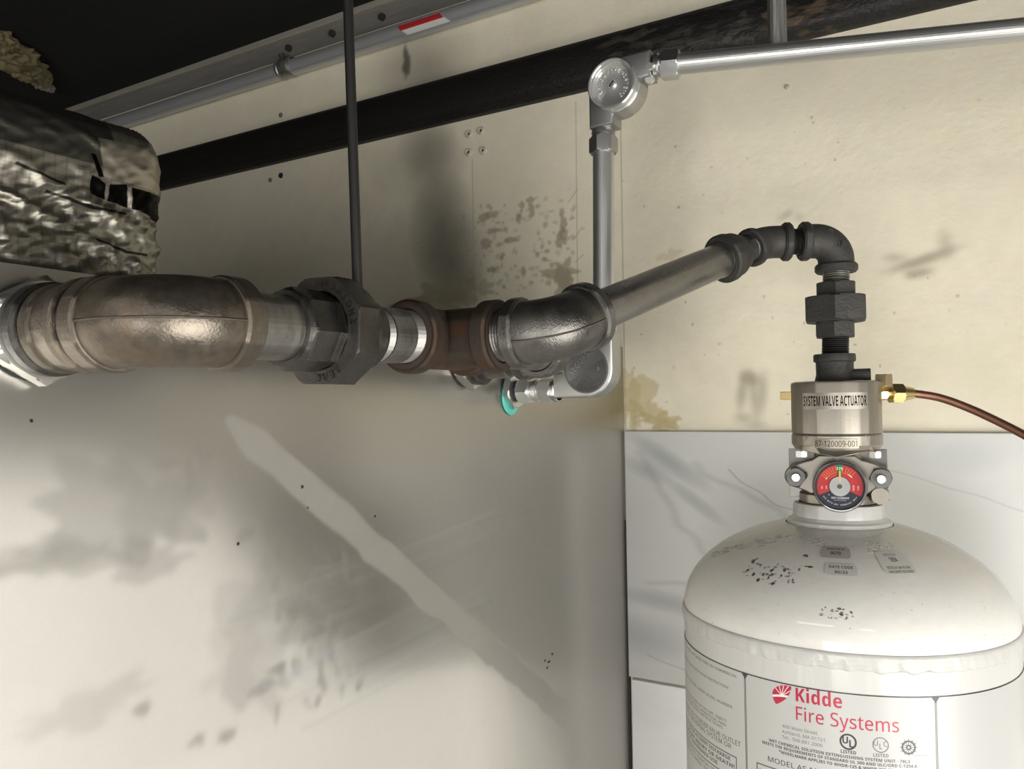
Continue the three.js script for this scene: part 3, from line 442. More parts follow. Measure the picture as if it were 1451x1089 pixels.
// adaptors through the hood face
function adaptor(label, z, h, af, pipeEnd, rp) {
  const t = thing('hood_adaptor', V(WX, h, z), label, 'pipe adaptor');
  obj('hex_flange', orient(nut(6, af, 0.011, 0.002, rp * 0.6), V(WX + 0.0015, h, z), [1, 0, 0], Math.PI / 6), M.bright, t);
  obj('washer', orient(lathe([[rp, 0], [af * 0.52, 0], [af * 0.52, 0.0016], [rp, 0.0016]]), V(WX + 0.0001, h, z), [1, 0, 0]), M.rubber, t);
  obj('collar_ring', orient(lathe([[rp, 0], [af * 0.47, 0], [af * 0.485, 0.002], [af * 0.485, 0.007], [af * 0.45, 0.009], [rp, 0.009]], 48), V(WX + 0.0125, h, z), [1, 0, 0]), M.castDark, t);
  if (pipeEnd) obj('stub', cyl(V(WX + 0.0126, h, z), V(pipeEnd, h, z), rp, 32), M.pipe, t);
  return t;
}
adaptor('polished hexagonal hood adaptor at far left behind the first brown elbow', -0.2165, 0.0388, 0.047, WX + 0.024, 0.0165);
adaptor('small polished hexagonal hood adaptor half hidden under the rusty tee', -0.597, 0.0385, 0.045, -0.352, 0.0165);
// coupling between adaptor and first elbow
{
  const t = thing('pipe_coupling', V(-0.374, 0.041, -0.217), 'short brown cast coupling at far left between adaptor and elbow', 'coupling');
  obj('coupling_body', orient(lathe([[0.0165, 0], [0.0205, 0.0003], [0.0215, 0.002], [0.0215, 0.008], [0.0205, 0.010], [0.0212, 0.022], [0.0224, 0.0235], [0.0224, 0.0275], [0.0205, 0.0285], [0.017, 0.0286]], 48), V(-0.378, 0.0388, -0.217), [1, 0, 0]), M.castBrown, t);
}
const elb1 = elbow('pipe_elbow', 'brown cast iron elbow nearest the camera with a long mould seam', { C: V(LX, lh(-0.218), -0.218), u1: [-1, 0, 0], u2: [0, 0.018, -1], c1: 0.0415, c2: 0.0415, rb: 0.0235, r: 0.0208, rc1: 0.0226, rc2: 0.0226, len: 0.0125, rin1: 0.0172, rin2: 0.0172, m: M.castBrown, seam: true });
nipple('pipe_nipple', 'smooth grey steel pipe nipple between brown elbow and large union', V(LX, lh(-0.2555), -0.2555), V(LX, lh(-0.292), -0.292), 0.0167, M.pipe, { th: 0.1, thA: false, mth: M.castBrown });
// union
{
  const t = thing('pipe_union', V(LX, LH, -0.288), 'large grey iron union with octagonal nut in the horizontal run', 'union');
  const at = (z) => V(LX, lh(z), z), B = [0, 0, -1];
  obj('tailpiece', orient(poly(8, 0.0405, [[0, 0.0195], [0.0022, 0.0212], [0.004, 0.03], [0.0195, 0.03], [0.023, 0.0222], [0.026, 0.0215]], 0.0169), at(-0.2885), B, 0.1), M.castDark, t);
  const n = obj('union_nut', orient(poly(8, 0.0575, [[0, 0.0300], [0.0012, 0.0325], [0.0165, 0.033], [0.0192, 0.0285]], 0.0215), at(-0.3135), B, -0.36), M.castDark, t);
  obj('tailpiece', orient(lathe([[0.0265, 0], [0.0262, 0.003], [0.0225, 0.007], [0.0205, 0.010], [0.0205, 0.017], [0.0195, 0.0182], [0.0168, 0.0183]], 48), at(-0.3325), B), M.castDark, t);
  obj('raised_lettering', [...ringText('INAMSON2', at(-0.3135), ax.x, ax.y, ax.z, 0.0236, 0.0042, 0.1, 0.19), ...ringText('2EAC', at(-0.3135), ax.x, ax.y, ax.z, 0.0236, 0.0042, 2.55, 0.2)], M.castDark, n);
}
nipple('pipe_nipple', 'short threaded steel nipple between union and rusty tee', V(LX, lh(-0.35), -0.350), V(LX, LH, -0.391), 0.0167, M.pipe, { th: 0.26, mth: M.thread });
// tee
{
  const t = thing('pipe_tee', V(LX, LH, -0.427), 'rust brown cast iron tee in the middle of the run', 'tee');
  const c = V(LX, LH, -0.427), r = 0.0198;
  obj('tee_body', [cyl(V(LX, LH, -0.397), V(LX, LH, -0.457), r, 40), cyl(c, V(LX + 0.038, LH, -0.427), r * 0.985, 40)], M.rust, t);
  for (const [e, d] of [[V(LX, LH, -0.389), [0, 0, 1]], [V(LX, LH, -0.465), [0, 0, -1]], [V(LX + 0.0475, LH, -0.427), [1, 0, 0]]]) { const k = obj('collar', collar(e, d, 0.0232, 0.012, 0.0172, r), M.rust, t); const dd = v3(d); obj('port_face', orient(lathe([[0.0172, 0], [0.0205, 0.0002], [0.0172, 0.0004]], 40), e.clone().addScaledVector(dd, 0.0001), dd), M.rustDark, k); }
}
// run beyond the tee
nipple('pipe_nipple', 'dark pipe nipple continuing beyond the tee below the elbow', V(LX, LH, -0.463), V(LX, LH, -0.560), 0.0167, M.pipe, { th: 0.1 });
elbow('pipe_elbow', 'dark iron elbow partly hidden beyond the tee turning into the hood', { C: V(LX, LH, -0.595), u1: [0, 0, 1], u2: [-1, 0, 0], c1: 0.037, c2: 0.037, rb: 0.023, r: 0.0198, rc1: 0.0226, rc2: 0.0226, len: 0.012, rin1: 0.0172, rin2: 0.0172, m: M.cast });
// reducing elbow and rising pipe
const E2 = V(-0.2215, 0.0435, -0.4265), PE = V(-0.1716, 0.1108, -0.6213), riseDir = PE.clone().sub(E2).normalize();
nipple('pipe_nipple', 'close threaded nipple joining tee branch and reducing elbow', V(LX + 0.043, LH, -0.427), V(-0.246, LH + 0.0005, -0.4268), 0.0167, M.pipe, { th: 0.5, mth: M.pipe, pitch: 0.0022 });
const elb2 = elbow('pipe_elbow', 'rough dark grey iron elbow right of the rusty tee where the pipe rises', { C: E2, u1: [-1, 0, 0], u2: riseDir, c1: 0.0275, c2: 0.037, rb: 0.022, r: 0.0198, rc1: 0.0222, rc2: 0.0222, len: 0.009, len1: 0.0095, rin1: 0.0172, rin2: 0.0137, m: M.cast, seam: true });
nipple('rising_pipe', 'straight grey steel pipe rising from reducing elbow to small elbows', elb2.e2.clone().addScaledVector(riseDir, -0.006), PE, 0.01335, M.pipe, { th: 0.02, thA: false, mth: M.bright });
const E4 = V(-0.0968, 0.129, -0.6915), P5 = V(-0.1476, 0.1295, -0.6662), d5 = E4.clone().sub(P5).normalize();
{
  const d = P5.clone().sub(PE).normalize(), L = P5.distanceTo(PE);
  const t = thing('bell_reducer', PE.clone(), 'dark iron reducing coupling at the upper end of the rising pipe', 'coupling');
  obj('reducer_body', orient(lathe([[0.0137, 0.004], [0.0137, 0.0006], [0.0145, 0], [0.0180, 0], [0.0194, 0.0015], [0.0194, 0.006], [0.0182, 0.008], [0.0178, 0.014], [0.015, 0.020], [0.0138, 0.0235], [0.0110, 0.024]], 48), PE, d), M.black, t);
  obj('thread_end', orient(lathe([[0.0134, 0.0002], [0.0139, -0.0006], [0.0139, -0.0040], [0.0134, -0.0046]], 40), PE, d), M.bright, t, 'bright freshly cut thread');
  nipple('pipe_nipple', 'short dark nipple between reducing coupling and bent small elbow', PE.clone().addScaledVector(d, 0.0225), PE.clone().addScaledVector(d, L - 0.018), 0.0108, M.black, { th: 0.2 });
  elbow('pipe_elbow', 'small black bent elbow left of the top elbow', { C: P5, u1: d.clone().negate(), u2: d5, c1: 0.020, c2: 0.0205, rb: 0.024, r: 0.0132, rc1: 0.0158, rc2: 0.0158, len: 0.007, rin1: 0.011, rin2: 0.011, m: M.black });
}
nipple('pipe_nipple', 'short black threaded nipple between the two top elbows', P5.clone().addScaledVector(d5, 0.018), E4.clone().addScaledVector(d5, -0.026), 0.01075, M.blackPipe, { th: 0.49, mth: M.blackPipe });
const elb4 = elbow('pipe_elbow', 'black iron elbow at top turning down to the white cylinder', { C: E4, u1: d5.clone().negate(), u2: [0, -1, 0], c1: 0.0285, c2: 0.0262, rb: 0.0165, r: 0.0140, rc1: 0.0160, rc2: 0.0166, len: 0.0075, rin1: 0.011, rin2: 0.011, m: M.black });
{
  const view = new THREE.Vector3(0.14, 0, 0.99), right = new THREE.Vector3(0.99, 0, -0.14);
  obj('raised_lettering', [lineText('Q', E4.clone().add(new THREE.Vector3(-0.004, 0.002, 0)).addScaledVector(view, 0.0139), right, ax.y, view, 0.0055), lineText('POA', E4.clone().add(new THREE.Vector3(0.002, -0.008, 0)).addScaledVector(view, 0.0138), right, ax.y, view, 0.0048)], M.black, elb4.body);
}
// ---------------------------------------------------------------- vertical stack above the cylinder
const AX = -0.0996, AZ = -0.6898;                       // axis of cylinder and valve; the pipe above leans a little
const A = (h) => { const k = Math.min(1, Math.max(0, (h - 0.014) / 0.092)); return V(AX + 0.0028 * k, h, AZ - 0.0017 * k); };
nipple('pipe_nipple', 'threaded steel nipple under the top black elbow', A(0.1058), A(0.092), 0.01065, M.pipe, { th: 0.49 });
{
  const t = thing('pipe_union', A(0.050), 'small black iron union in the vertical pipe above the actuator', 'union');
  obj('tailpiece', orient(nut(6, 0.0292, 0.0115, 0.0012), A(0.0830), [0, 1, 0], 0.14 + Math.PI / 6 - Math.PI / 6), M.black, t);
  obj('union_nut', orient(poly(6, 0.0452, [[0, 0.0222], [0.0014, 0.0262], [0.0195, 0.0262], [0.0208, 0.0235]]), A(0.0622), [0, 1, 0], 0.14), M.black, t);
  obj('tailpiece', orient(nut(6, 0.0286, 0.013, 0.0012), A(0.0496), [0, 1, 0], 0.10), M.black, t);
}
nipple('pipe_nipple', 'black threaded nipple with a bright scratch below small union', A(0.050), A(0.034), 0.0107, M.blackPipe, { th: 0.49, mth: M.blackPipe });
{
  const t = thing('outlet_adaptor', A(0.0139), 'black iron outlet adaptor with side lug on top of actuator', 'pipe adaptor');
  obj('adaptor_body', orient(lathe([[0.0105, 0.0222], [0.0158, 0.0222], [0.0162, 0.021], [0.0162, 0.0165], [0.0145, 0.0155], [0.0143, 0.006], [0.0150, 0.003], [0.0158, 0]], 40), A(0.0138), [0, 1, 0]), M.black, t);
  obj('side_lug', [cyl(A(0.0195).add(new THREE.Vector3(0.010, -0.001, 0)), A(0.0195).add(new THREE.Vector3(0.0265, -0.001, -0.002)), 0.0052, 20), box(AX, AX + 0.022, 0.0139, 0.0185, AZ - 0.006, AZ + 0.004, 0.001)], M.black, t);
}
// valve with actuator
{
  const t = thing('valve_actuator', A(-0.0885), 'nickel system valve actuator with round pressure gauge on white cylinder', 'valve');
  const r = 0.0343;
  const bodyM = M.nickel;
  const cap = obj('actuator_body', orient(lathe([[0, 0.0425], [r - 0.003, 0.0422], [r - 0.0005, 0.0412], [r, 0.0395], [r, 0.0008], [r - 0.0008, 0]], 72), A(-0.0283), [0, 1, 0]), bodyM, t);
  // printed patches
  const patch = (a0, a1, h0, h1, R, tex, name, rough = 0.5) => { const g = new THREE.CylinderGeometry(R, R, h1 - h0, 40, 1, true, a0, a1 - a0); g.translate(AX, H + (h0 + h1) / 2, AZ); return obj(name, g, std({ map: tex, metalness: 0.95, roughness: rough }), t); };
  const metalText = (str, w, h, size, font2, base) => canvasTex(w, h, (x) => { x.fillStyle = base; x.fillRect(0, 0, w, h); x.fillStyle = 'rgb(26,25,24)'; x.font = font2; x.textAlign = 'center'; x.textBaseline = 'middle'; const m = x.measureText(str).width; x.save(); x.translate(w / 2, h / 2); x.scale(w * 0.97 / m, 1); x.fillText(str, 0, 0); x.restore(); });
  patch(0.10 - 0.735, 0.10 + 0.77, 0.0 - 0.0085, 0.0045, r + 0.00015, metalText('SYSTEM VALVE ACTUATOR', 1024, 256, 0, 'bold 215px sans-serif', 'rgb(164,158,147)'), 'printed_label', 0.46);
  // flange with chamfered sides and nameplate
  obj('lower_flange', orient(lathe([[r - 0.0006, 0.0133], [r + 0.0002, 0.0122], [r + 0.0002, 0.005], [r - 0.002, 0.0015], [0.026, 0], [0.016, -0.002], [0.015, -0.002]], 72), A(-0.0418), [0, 1, 0]), bodyM, t);
  { const s = new THREE.Shape([[-0.0215, 0.0128], [-0.026, 0.001], [-0.012, -0.0012], [0, -0.0035], [0.012, -0.0012], [0.026, 0.001], [0.0215, 0.0128]].map((p) => new THREE.Vector2(...p))); const g = new THREE.ExtrudeGeometry(s, { depth: 0.0335, bevelEnabled: true, bevelSize: 0.0006, bevelThickness: 0.0006, bevelSegments: 2 });
    const p = g.attributes.position; for (let i = 0; i < p.count; i++) { const x = p.getX(i); p.setZ(i, p.getZ(i) * Math.sqrt(Math.max(0.1, 1 - (x * x) / (r * r))) * 1.025); } g.computeVertexNormals(); g.rotateY(0.14); g.translate(AX, H - 0.0418, AZ); obj('flange_boss', crease(g, 0.5), bodyM, t); }
  patch(0.14 - 0.47, 0.14 + 0.47, -0.0388, -0.0315, r + 0.0012, metalText('87-120009-001', 768, 176, 0, '150px sans-serif', 'rgb(160,153,141)'), 'number_plate', 0.46);
  // valve neck
  obj('valve_neck', orient(lathe([[0.0175, 0.044], [0.0172, 0.030], [0.0168, 0.022], [0.0185, 0.012], [0.0262, 0.009], [0.0292, 0.0075], [0.0295, 0.0030], [0.029, 0.001], [0.025, 0]], 56), A(-0.0845), [0, 1, 0]), bodyM, t);
  // ears
  { const s = new THREE.Shape(); s.moveTo(-0.0345, 0.0065); s.quadraticCurveTo(-0.026, 0.011, -0.018, 0.0125); s.lineTo(-0.013, 0.016); s.lineTo(0.013, 0.016); s.lineTo(0.018, 0.0125); s.quadraticCurveTo(0.026, 0.0115, 0.0345, 0.0065); s.absarc(0.031, 0, 0.0075, 1.0, -1.3, true); s.quadraticCurveTo(0.022, -0.010, 0.014, -0.017); s.lineTo(-0.014, -0.017); s.quadraticCurveTo(-0.022, -0.010, -0.033, -0.0073); s.absarc(-0.031, 0, 0.0075, 4.4, 2.1, true);
    const g = new THREE.ExtrudeGeometry(s, { depth: 0.010, bevelEnabled: true, bevelSize: 0.0012, bevelThickness: 0.0012, bevelSegments: 3, curveSegments: 12 }); g.rotateY(0.14); g.translate(AX + 0.0007, H - 0.0625, AZ + 0.006); obj('flange_ears', g, M.nickelDark, t); }
  const dirF = new THREE.Vector3(Math.sin(0.14), 0, Math.cos(0.14)), right = new THREE.Vector3(Math.cos(0.14), 0, -Math.sin(0.14));
  const onFace = (u, h, d) => A(h).addScaledVector(right, u).addScaledVector(dirF, d);
  for (const [u, sp] of [[-0.0305, 0.3], [0.0312, 0.75]]) { const n = obj('flange_nut', orient(nut(u < 0 ? 4 : 6, u < 0 ? 0.0135 : 0.0145, 0.007, 0.001), onFace(u, -0.0625, 0.0182), dirF, sp), M.aluDull, t); obj('bolt_end', orient(lathe([[0, 0.004], [0.003, 0.0038], [0.0036, 0.003], [0.0036, 0]], 18), onFace(u, -0.0625, 0.0252), dirF), M.bright, n); }
  for (const u of [-0.0265, 0.0275]) obj('cap_screw', orient(nut(6, 0.0085, 0.0052, 0.0006), onFace(u, -0.0470, 0.016), [0, 1, 0], 0.2), std({ color: lin(0.86, 0.86, 0.84), metalness: 0.9, roughness: 0.35 }), t, 'bright hexagon screw head');
  obj('hex_plug', orient(nut(6, 0.0125, 0.009, 0.001), onFace(0.0305, -0.0762, 0.012), dirF, 0.2), M.nickelDark, t);
  { const g = new RoundedBoxGeometry(0.0755, 0.0405, 0.0025, 2, 0.0004); g.rotateX(-0.10); g.rotateY(0.14); g.translate(AX, H - 0.0620, AZ); g.translate(-dirF.x * 0.012, 0, -dirF.z * 0.012); obj('bracket_plate', g, std({ color: lin(0.24, 0.235, 0.22), metalness: 1, roughness: 0.3, }), t); }
  // brass fittings
  obj('brass_plug', (() => { const g = new RoundedBoxGeometry(0.009, 0.0068, 0.0068, 2, 0.0006); g.translate(AX, 0, 0); const p = onFace(-0.0378, 0.0028, 0); g.translate(p.x - AX, p.y, p.z); return g; })(), M.brass, t, 'square brass plug');
  obj('bronze_plug', orient(nut(6, 0.0115, 0.010, 0.001), onFace(0.0362, 0.0088, -0.004), [0, 1, 0], 0.3), M.bronze, t);
  // gauge
  const gc = onFace(0.0020, -0.0693, 0.0255), gd = new THREE.Vector3(0.10, 0.13, 0.98).normalize();
  const G = (off) => gc.clone().addScaledVector(gd, off);
  const gauge = obj('pressure_gauge', orient(lathe([[0.012, 0], [0.0185, 0.001], [0.0196, 0.003], [0.0198, 0.0095], [0.0192, 0.0106], [0.0182, 0.0108], [0.0178, 0.0100], [0.0176, 0.0078], [0, 0.0078]], 64), G(0), gd), std({ color: lin(0.2, 0.2, 0.2), metalness: 0.85, roughness: 0.3 }), t);
  const dial = canvasTex(512, 512, (x) => {
    const C = 256, R = 256; x.fillStyle = 'rgb(38,42,54)'; x.fillRect(0, 0, 512, 512);
    const wedge = (a, b, r0, r1, col) => { x.fillStyle = col; x.beginPath(); x.arc(C, C, r1 * R, a, b); x.arc(C, C, r0 * R, b, a, true); x.fill(); };
    const D = Math.PI / 180;
    wedge((180 - 25) * D, (360 + 26) * D, 0, 0.94, 'rgb(188,48,52)');
    wedge((270 - 9) * D, (270 + 9) * D, 0.42, 0.96, 'rgb(46,120,66)');
    x.strokeStyle = 'rgb(232,150,70)'; x.lineWidth = 5;
    for (const a of [-57, -50, -43, -36, -28, -20, -11, 10, 20, 28, 36, 45]) { x.beginPath(); x.moveTo(C + R * 0.64 * Math.sin(a * D), C - R * 0.64 * Math.cos(a * D)); x.lineTo(C + R * 0.9 * Math.sin(a * D), C - R * 0.9 * Math.cos(a * D)); x.stroke(); }
    x.lineWidth = 4; x.beginPath(); x.arc(C, C, R * 0.62, (270 - 52) * D, (270 - 10) * D); x.stroke(); x.beginPath(); x.arc(C, C, R * 0.62, (270 + 10) * D, (270 + 45) * D); x.stroke(); x.beginPath(); x.arc(C, C, R * 0.52, (270 - 50) * D, (270 - 14) * D); x.stroke();
    x.strokeStyle = 'rgb(250,226,214)'; x.lineWidth = 9; for (const [a, b] of [[-62, -54], [33, 52]]) { x.beginPath(); x.arc(C, C, R * 0.64, (270 + a) * D, (270 + b) * D); x.stroke(); }
    x.fillStyle = 'rgb(236,244,236)'; x.font = 'bold 42px sans-serif'; x.textAlign = 'center'; x.textBaseline = 'middle'; x.fillText('175', C, C - R * 0.80 + 6);
    x.fillStyle = 'rgb(244,190,190)'; x.font = 'bold 25px sans-serif';
    for (const [px, s] of [[68, 'RE-'], [116, 'PSI'], [398, 'OVER'], [446, 'CHG']]) { x.save(); x.translate(px, 268); x.rotate(-Math.PI / 2); x.fillText(s, 0, 0); x.restore(); }
    x.fillStyle = 'rgb(216,220,228)'; x.font = 'bold 28px sans-serif'; x.fillText('WET ELEMENT', C + 2, 384); x.font = '15px sans-serif'; x.fillText('USE WITH MANUAL', C + 2, 408); x.font = 'bold 22px sans-serif'; x.fillText('V', 140, 352);
    x.font = 'bold 20px sans-serif'; const s = 'USE WITH WET CHEMICAL ONLY'; [...s].forEach((ch, i) => { const a = (56 - i * (112 / (s.length - 1))) * D; x.save(); x.translate(C - R * 0.8 * Math.sin(a), C + R * 0.8 * Math.cos(a)); x.rotate(a); x.fillText(ch, 0, 0); x.restore(); });
  });
  { const g = new THREE.CircleGeometry(0.0176, 56); g.rotateX(-Math.PI / 2); const m4 = new THREE.Matrix4(), e3 = gd, e1 = new THREE.Vector3().crossVectors(ax.y, gd).normalize(), e2 = new THREE.Vector3().crossVectors(e3, e1); const d = new THREE.CircleGeometry(0.0176, 56); d.applyMatrix4(m4.makeBasis(e1, e2, e3)); const q = G(0.0080); d.translate(q.x, q.y, q.z);
    obj('dial', d, std({ map: dial, roughness: 0.5 }), gauge);
    obj('dial_hub', orient(lathe([[0, 0.0009], [0.0075, 0.0008], [0.0079, 0]], 40), G(0.0082), gd), M.alu, gauge); obj('hub_pin', orient(lathe([[0, 0.0008], [0.0016, 0.0006], [0.0018, 0]], 16), G(0.0091), gd), M.aluDull, gauge);
    const nd = new THREE.BoxGeometry(0.0013, 0.0085, 0.0003); nd.translate(0.0002, 0.0078, 0); nd.applyMatrix4(m4.makeBasis(e1, e2, e3)); const w = G(0.0091); nd.translate(w.x, w.y, w.z); obj('needle', nd, std({ color: lin(0.8, 0.5, 0.12), roughness: 0.5 }), gauge);
    const gl = new THREE.CircleGeometry(0.0179, 56); gl.applyMatrix4(m4.makeBasis(e1, e2, e3)); const v = G(0.0102); gl.translate(v.x, v.y, v.z); obj('gauge_glass', gl, phy({ color: 0xffffff, transmission: 1, thickness: 0, roughness: 0.03, ior: 1.5 }), gauge); }
}
// copper line with brass flare fitting
{
  const p0 = V(-0.0635, 0.0035, -0.7045), d = new THREE.Vector3(0.86, -0.02, -0.5).normalize(), at = (s) => p0.clone().addScaledVector(d, s);
  const t = thing('brass_fitting', p0, 'brass flare nut and stub joining copper line to actuator', 'fitting');
  obj('hex_stub', [orient(nut(6, 0.0105, 0.006, 0.0008), at(-0.006), d, 0.3), cyl(at(0), at(0.004), 0.0042, 20)], M.brass, t);
  obj('flare_nut', [orient(nut(6, 0.0150, 0.0095, 0.001), at(0.0035), d, 0.5), orient(lathe([[0.0066, 0], [0.0060, 0.002], [0.0052, 0.006], [0.0046, 0.009], [0.0034, 0.0095]], 28), at(0.0128), d)], M.brass, t);
  const e = at(0.0215);
  tag(obj('copper_tube', tube([e.clone().addScaledVector(d, -0.004), e, V(-0.0264, -0.0006, -0.722), V(-0.0071, -0.0087, -0.7235), V(0.0115, -0.0187, -0.721), V(0.030, -0.0299, -0.7165), V(0.056, -0.048, -0.708), V(0.10, -0.095, -0.70), V(0.13, -0.2, -0.72), V(0.14, -0.40, -0.80)], 0.0032, 90, 16), M.copper), 'thin bent copper tube leading right from the brass flare nut', 'tube');
}
// ---------------------------------------------------------------- white cylinder
{
  const R = 0.124, ringH = -0.1695, b = 0.0728, bottom = -0.92;
  const t = thing('extinguisher_cylinder', A(bottom), 'large white extinguishing agent cylinder with red lettered label and scuffed dome', 'cylinder');
  const domePt = (s) => { const a = 0.335 + (Math.PI / 2 - 0.335) * s; return [R * Math.sin(a), ringH + b * Math.cos(a)]; };
  const domeTex = canvasTex(2048, 512, (x, w, h) => {
    x.fillStyle = 'rgb(222,220,214)'; x.fillRect(0, 0, w, h); seed = 101;
    const U = (th) => (th + 180) / 360 * w, Y = (s) => s * h;
    // grey tint growing towards the top and rubbed marks
    const g = x.createLinearGradient(0, 0, 0, h); g.addColorStop(0, 'rgba(180,176,168,0.25)'); g.addColorStop(0.35, 'rgba(186,182,174,0.14)'); g.addColorStop(0.75, 'rgba(170,166,158,0.1)'); g.addColorStop(1, 'rgba(150,146,138,0)'); x.fillStyle = g; x.fillRect(0, 0, w, h);
    for (let i = 0; i < 60; i++) blob(x, rr(0, w), rr(0, h * 0.6), rr(20, 100), rr(14, 60), rgba(236, 232, 224, rr(0.05, 0.2)));
    x.filter = 'blur(2px)';
    for (let i = 0; i < 60; i++) { const k = rnd(), th = -66 + 34 * k + rr(-4, 4), q = 0.50 - 0.34 * k + rr(-0.05, 0.05), l = rr(5, 22), a = rr(-1.2, -0.5); x.strokeStyle = `rgba(84,86,78,${rr(0.12, 0.42)})`; x.lineWidth = rr(2, 8); x.lineCap = 'round'; x.beginPath(); x.moveTo(U(th), Y(q)); x.quadraticCurveTo(U(th) + l * 0.7 * Math.cos(a), Y(q) + l * Math.sin(a), U(th) + l * 1.6 * Math.cos(a), Y(q) + l * 0.8 * Math.sin(a)); x.stroke(); }
    x.filter = 'none';
    for (let i = 0; i < 60; i++) ragged(x, U(rr(-34, -8)), Y(0.43 + 0.13 * rnd() + rr(-0.04, 0.04)), rr(1, 5), rr(1, 8), `rgba(36,34,32,${rr(0.25, 0.85)})`, 8, 0.5);
    for (let i = 0; i < 24; i++) ragged(x, U(rr(2, 12)), Y(0.69 + 0.08 * rnd()), rr(1, 4), rr(1, 5), `rgba(40,38,36,${rr(0.25, 0.85)})`, 8, 0.5);
    for (let i = 0; i < 90; i++) ragged(x, U(rr(-60, 70)), Y(rr(0.1, 0.98)), rr(0.6, 2), rr(0.6, 2), `rgba(60,58,54,${rr(0.2, 0.7)})`, 7, 0.4);
    ragged(x, U(-4.5), Y(0.40), 11, 4, 'rgba(40,40,36,0.9)', 12, 0.6); ragged(x, U(-8), Y(0.31), 8, 5, 'rgba(40,40,36,0.8)', 12, 0.6);
  }, { grain: 0.05, coarse: 0.06 });
  const stampBump = canvasTex(2048, 512, (x, w, h) => { x.fillStyle = 'rgb(60,60,60)'; x.fillRect(0, 0, w, h); x.fillStyle = 'rgb(220,220,220)'; seed = 9; const U = (th) => (th + 180) / 360 * w;
    for (const [th0, th1, s0, s1, n] of [[-28, 0, 0.12, 0.22, 26], [24, 46, 0.12, 0.26, 24]]) for (let i = 0; i < n; i++) { x.beginPath(); x.ellipse(U(rr(th0, th1)), rr(s0, s1) * h, rr(3, 7), rr(3, 6), rr(0, 3), 0, 6.3); x.fill(); } }, { srgb: false });
  const dome = (() => { const n = 48, pts = []; for (let i = 0; i <= n; i++) { const [r, h] = domePt(1 - i / n); pts.push(new THREE.Vector2(r, h)); } const g = new THREE.LatheGeometry(pts, 160, -Math.PI); g.translate(AX, H, AZ); return g; })();
  const domeMesh = obj('dome', dome, phy({ map: domeTex, roughness: 0.5, clearcoat: 0.55, clearcoatRoughness: 0.05, bumpMap: stampBump, bumpScale: 0.0008 }), t);
  obj('shell', orient(lathe([[0, 0.0], [0.06, 0.006], [0.11, 0.03], [R, 0.07], [R, ringH - 0.0105 - bottom], [R + 0.0006, ringH - 0.0095 - bottom]], 160), A(bottom), [0, 1, 0]), M.paint, t);
  { const g = new THREE.LatheGeometry([[R + 0.0004, -0.0112], [R + 0.0010, -0.010], [R + 0.0015, -0.006], [R + 0.0014, -0.002], [R + 0.0008, 0.0002], [R - 0.0006, 0.0004]].map((p) => new THREE.Vector2(...p)), 400); const p = g.attributes.position; for (let i = 0; i < p.count; i++) { const th = Math.atan2(p.getX(i), p.getZ(i)), y = p.getY(i), k = 1 + (y < -0.003 ? 0.009 : 0.0015) * noise.noise(Math.cos(th) * 30, Math.sin(th) * 30, y * 260); p.setX(i, p.getX(i) * k); p.setZ(i, p.getZ(i) * k); p.setY(i, y + (y < -0.008 ? 0.0016 * noise.noise(Math.cos(th) * 14, Math.sin(th) * 14, 3) : 0)); } g.computeVertexNormals(); g.translate(AX, H + ringH, AZ); obj('weld_bead', g, M.paint, t); }
  obj('neck_collar', orient(lathe([[0.030, 0.024], [0.0335, 0.0235], [0.0345, 0.021], [0.0348, 0.0135], [0.0362, 0.0115], [0.0392, 0.010], [0.0400, 0.007], [0.0400, 0.0015], [0.043, -0.003]], 72), A(-0.1080), [0, 1, 0]), M.paint, t);
  // stickers that follow the dome
  const sticker = (th0, th1, s0, s1, tex, label) => { const g = new THREE.PlaneGeometry(1, 1, 20, 8), p = g.attributes.position; for (let i = 0; i < p.count; i++) { const th = THREE.MathUtils.degToRad(th0 + (th1 - th0) * (p.getX(i) + 0.5)), s = s1 + (s0 - s1) * (p.getY(i) + 0.5), [r, h] = domePt(s); p.setXYZ(i, AX + (r + 0.0003) * Math.sin(th), H + h + 0.0003, AZ + (r + 0.0003) * Math.cos(th)); } g.computeVertexNormals(); obj('dome_sticker', g, std({ map: tex, roughness: 0.45, alphaTest: 0.5 }), domeMesh, label); };
  const stick = (lines, bg) => canvasTex(512, 224, (x, w, h) => { x.clearRect(0, 0, w, h); x.fillStyle = bg; x.beginPath(); x.roundRect(4, 4, w - 8, h - 8, 70); x.fill(); x.fillStyle = 'rgb(44,42,40)'; x.textAlign = 'center'; x.textBaseline = 'middle'; for (const [s, y, f] of lines) { x.font = f; x.fillText(s, w / 2, y, w * 0.9); } });
  sticker(2.0, 15.5, 0.355, 0.455, stick([['DATE CODE', 70, 'bold 72px sans-serif'], ['05/23', 160, 'bold 76px sans-serif']], 'rgb(196,195,190)'), 'grey date code sticker');
  sticker(-1.2, 14, 0.20, 0.315, stick([['INSPECTED BY', 56, 'bold 48px sans-serif'], ['0070', 132, 'bold 82px sans-serif']], 'rgb(170,168,162)'), 'grey inspection sticker');
  sticker(26, 41, 0.235, 0.43, stick([['INSPECTED BY', 44, '36px sans-serif'], ['1894', 92, 'bold 62px sans-serif'], ['TESTED AT 540 PSI AND', 168, 'bold 34px sans-serif'], ['LEAK INSPECTED PASSED', 204, 'bold 32px sans-serif']], 'rgb(204,202,196)'), 'pale test sticker');
  // wrap-around label
  const th0 = -100, th1 = 110, turn = 1.5, lh0 = -0.45, lh1 = -0.1955, mm = 2048 / (R * 1000 * (th1 - th0) * Math.PI / 180);
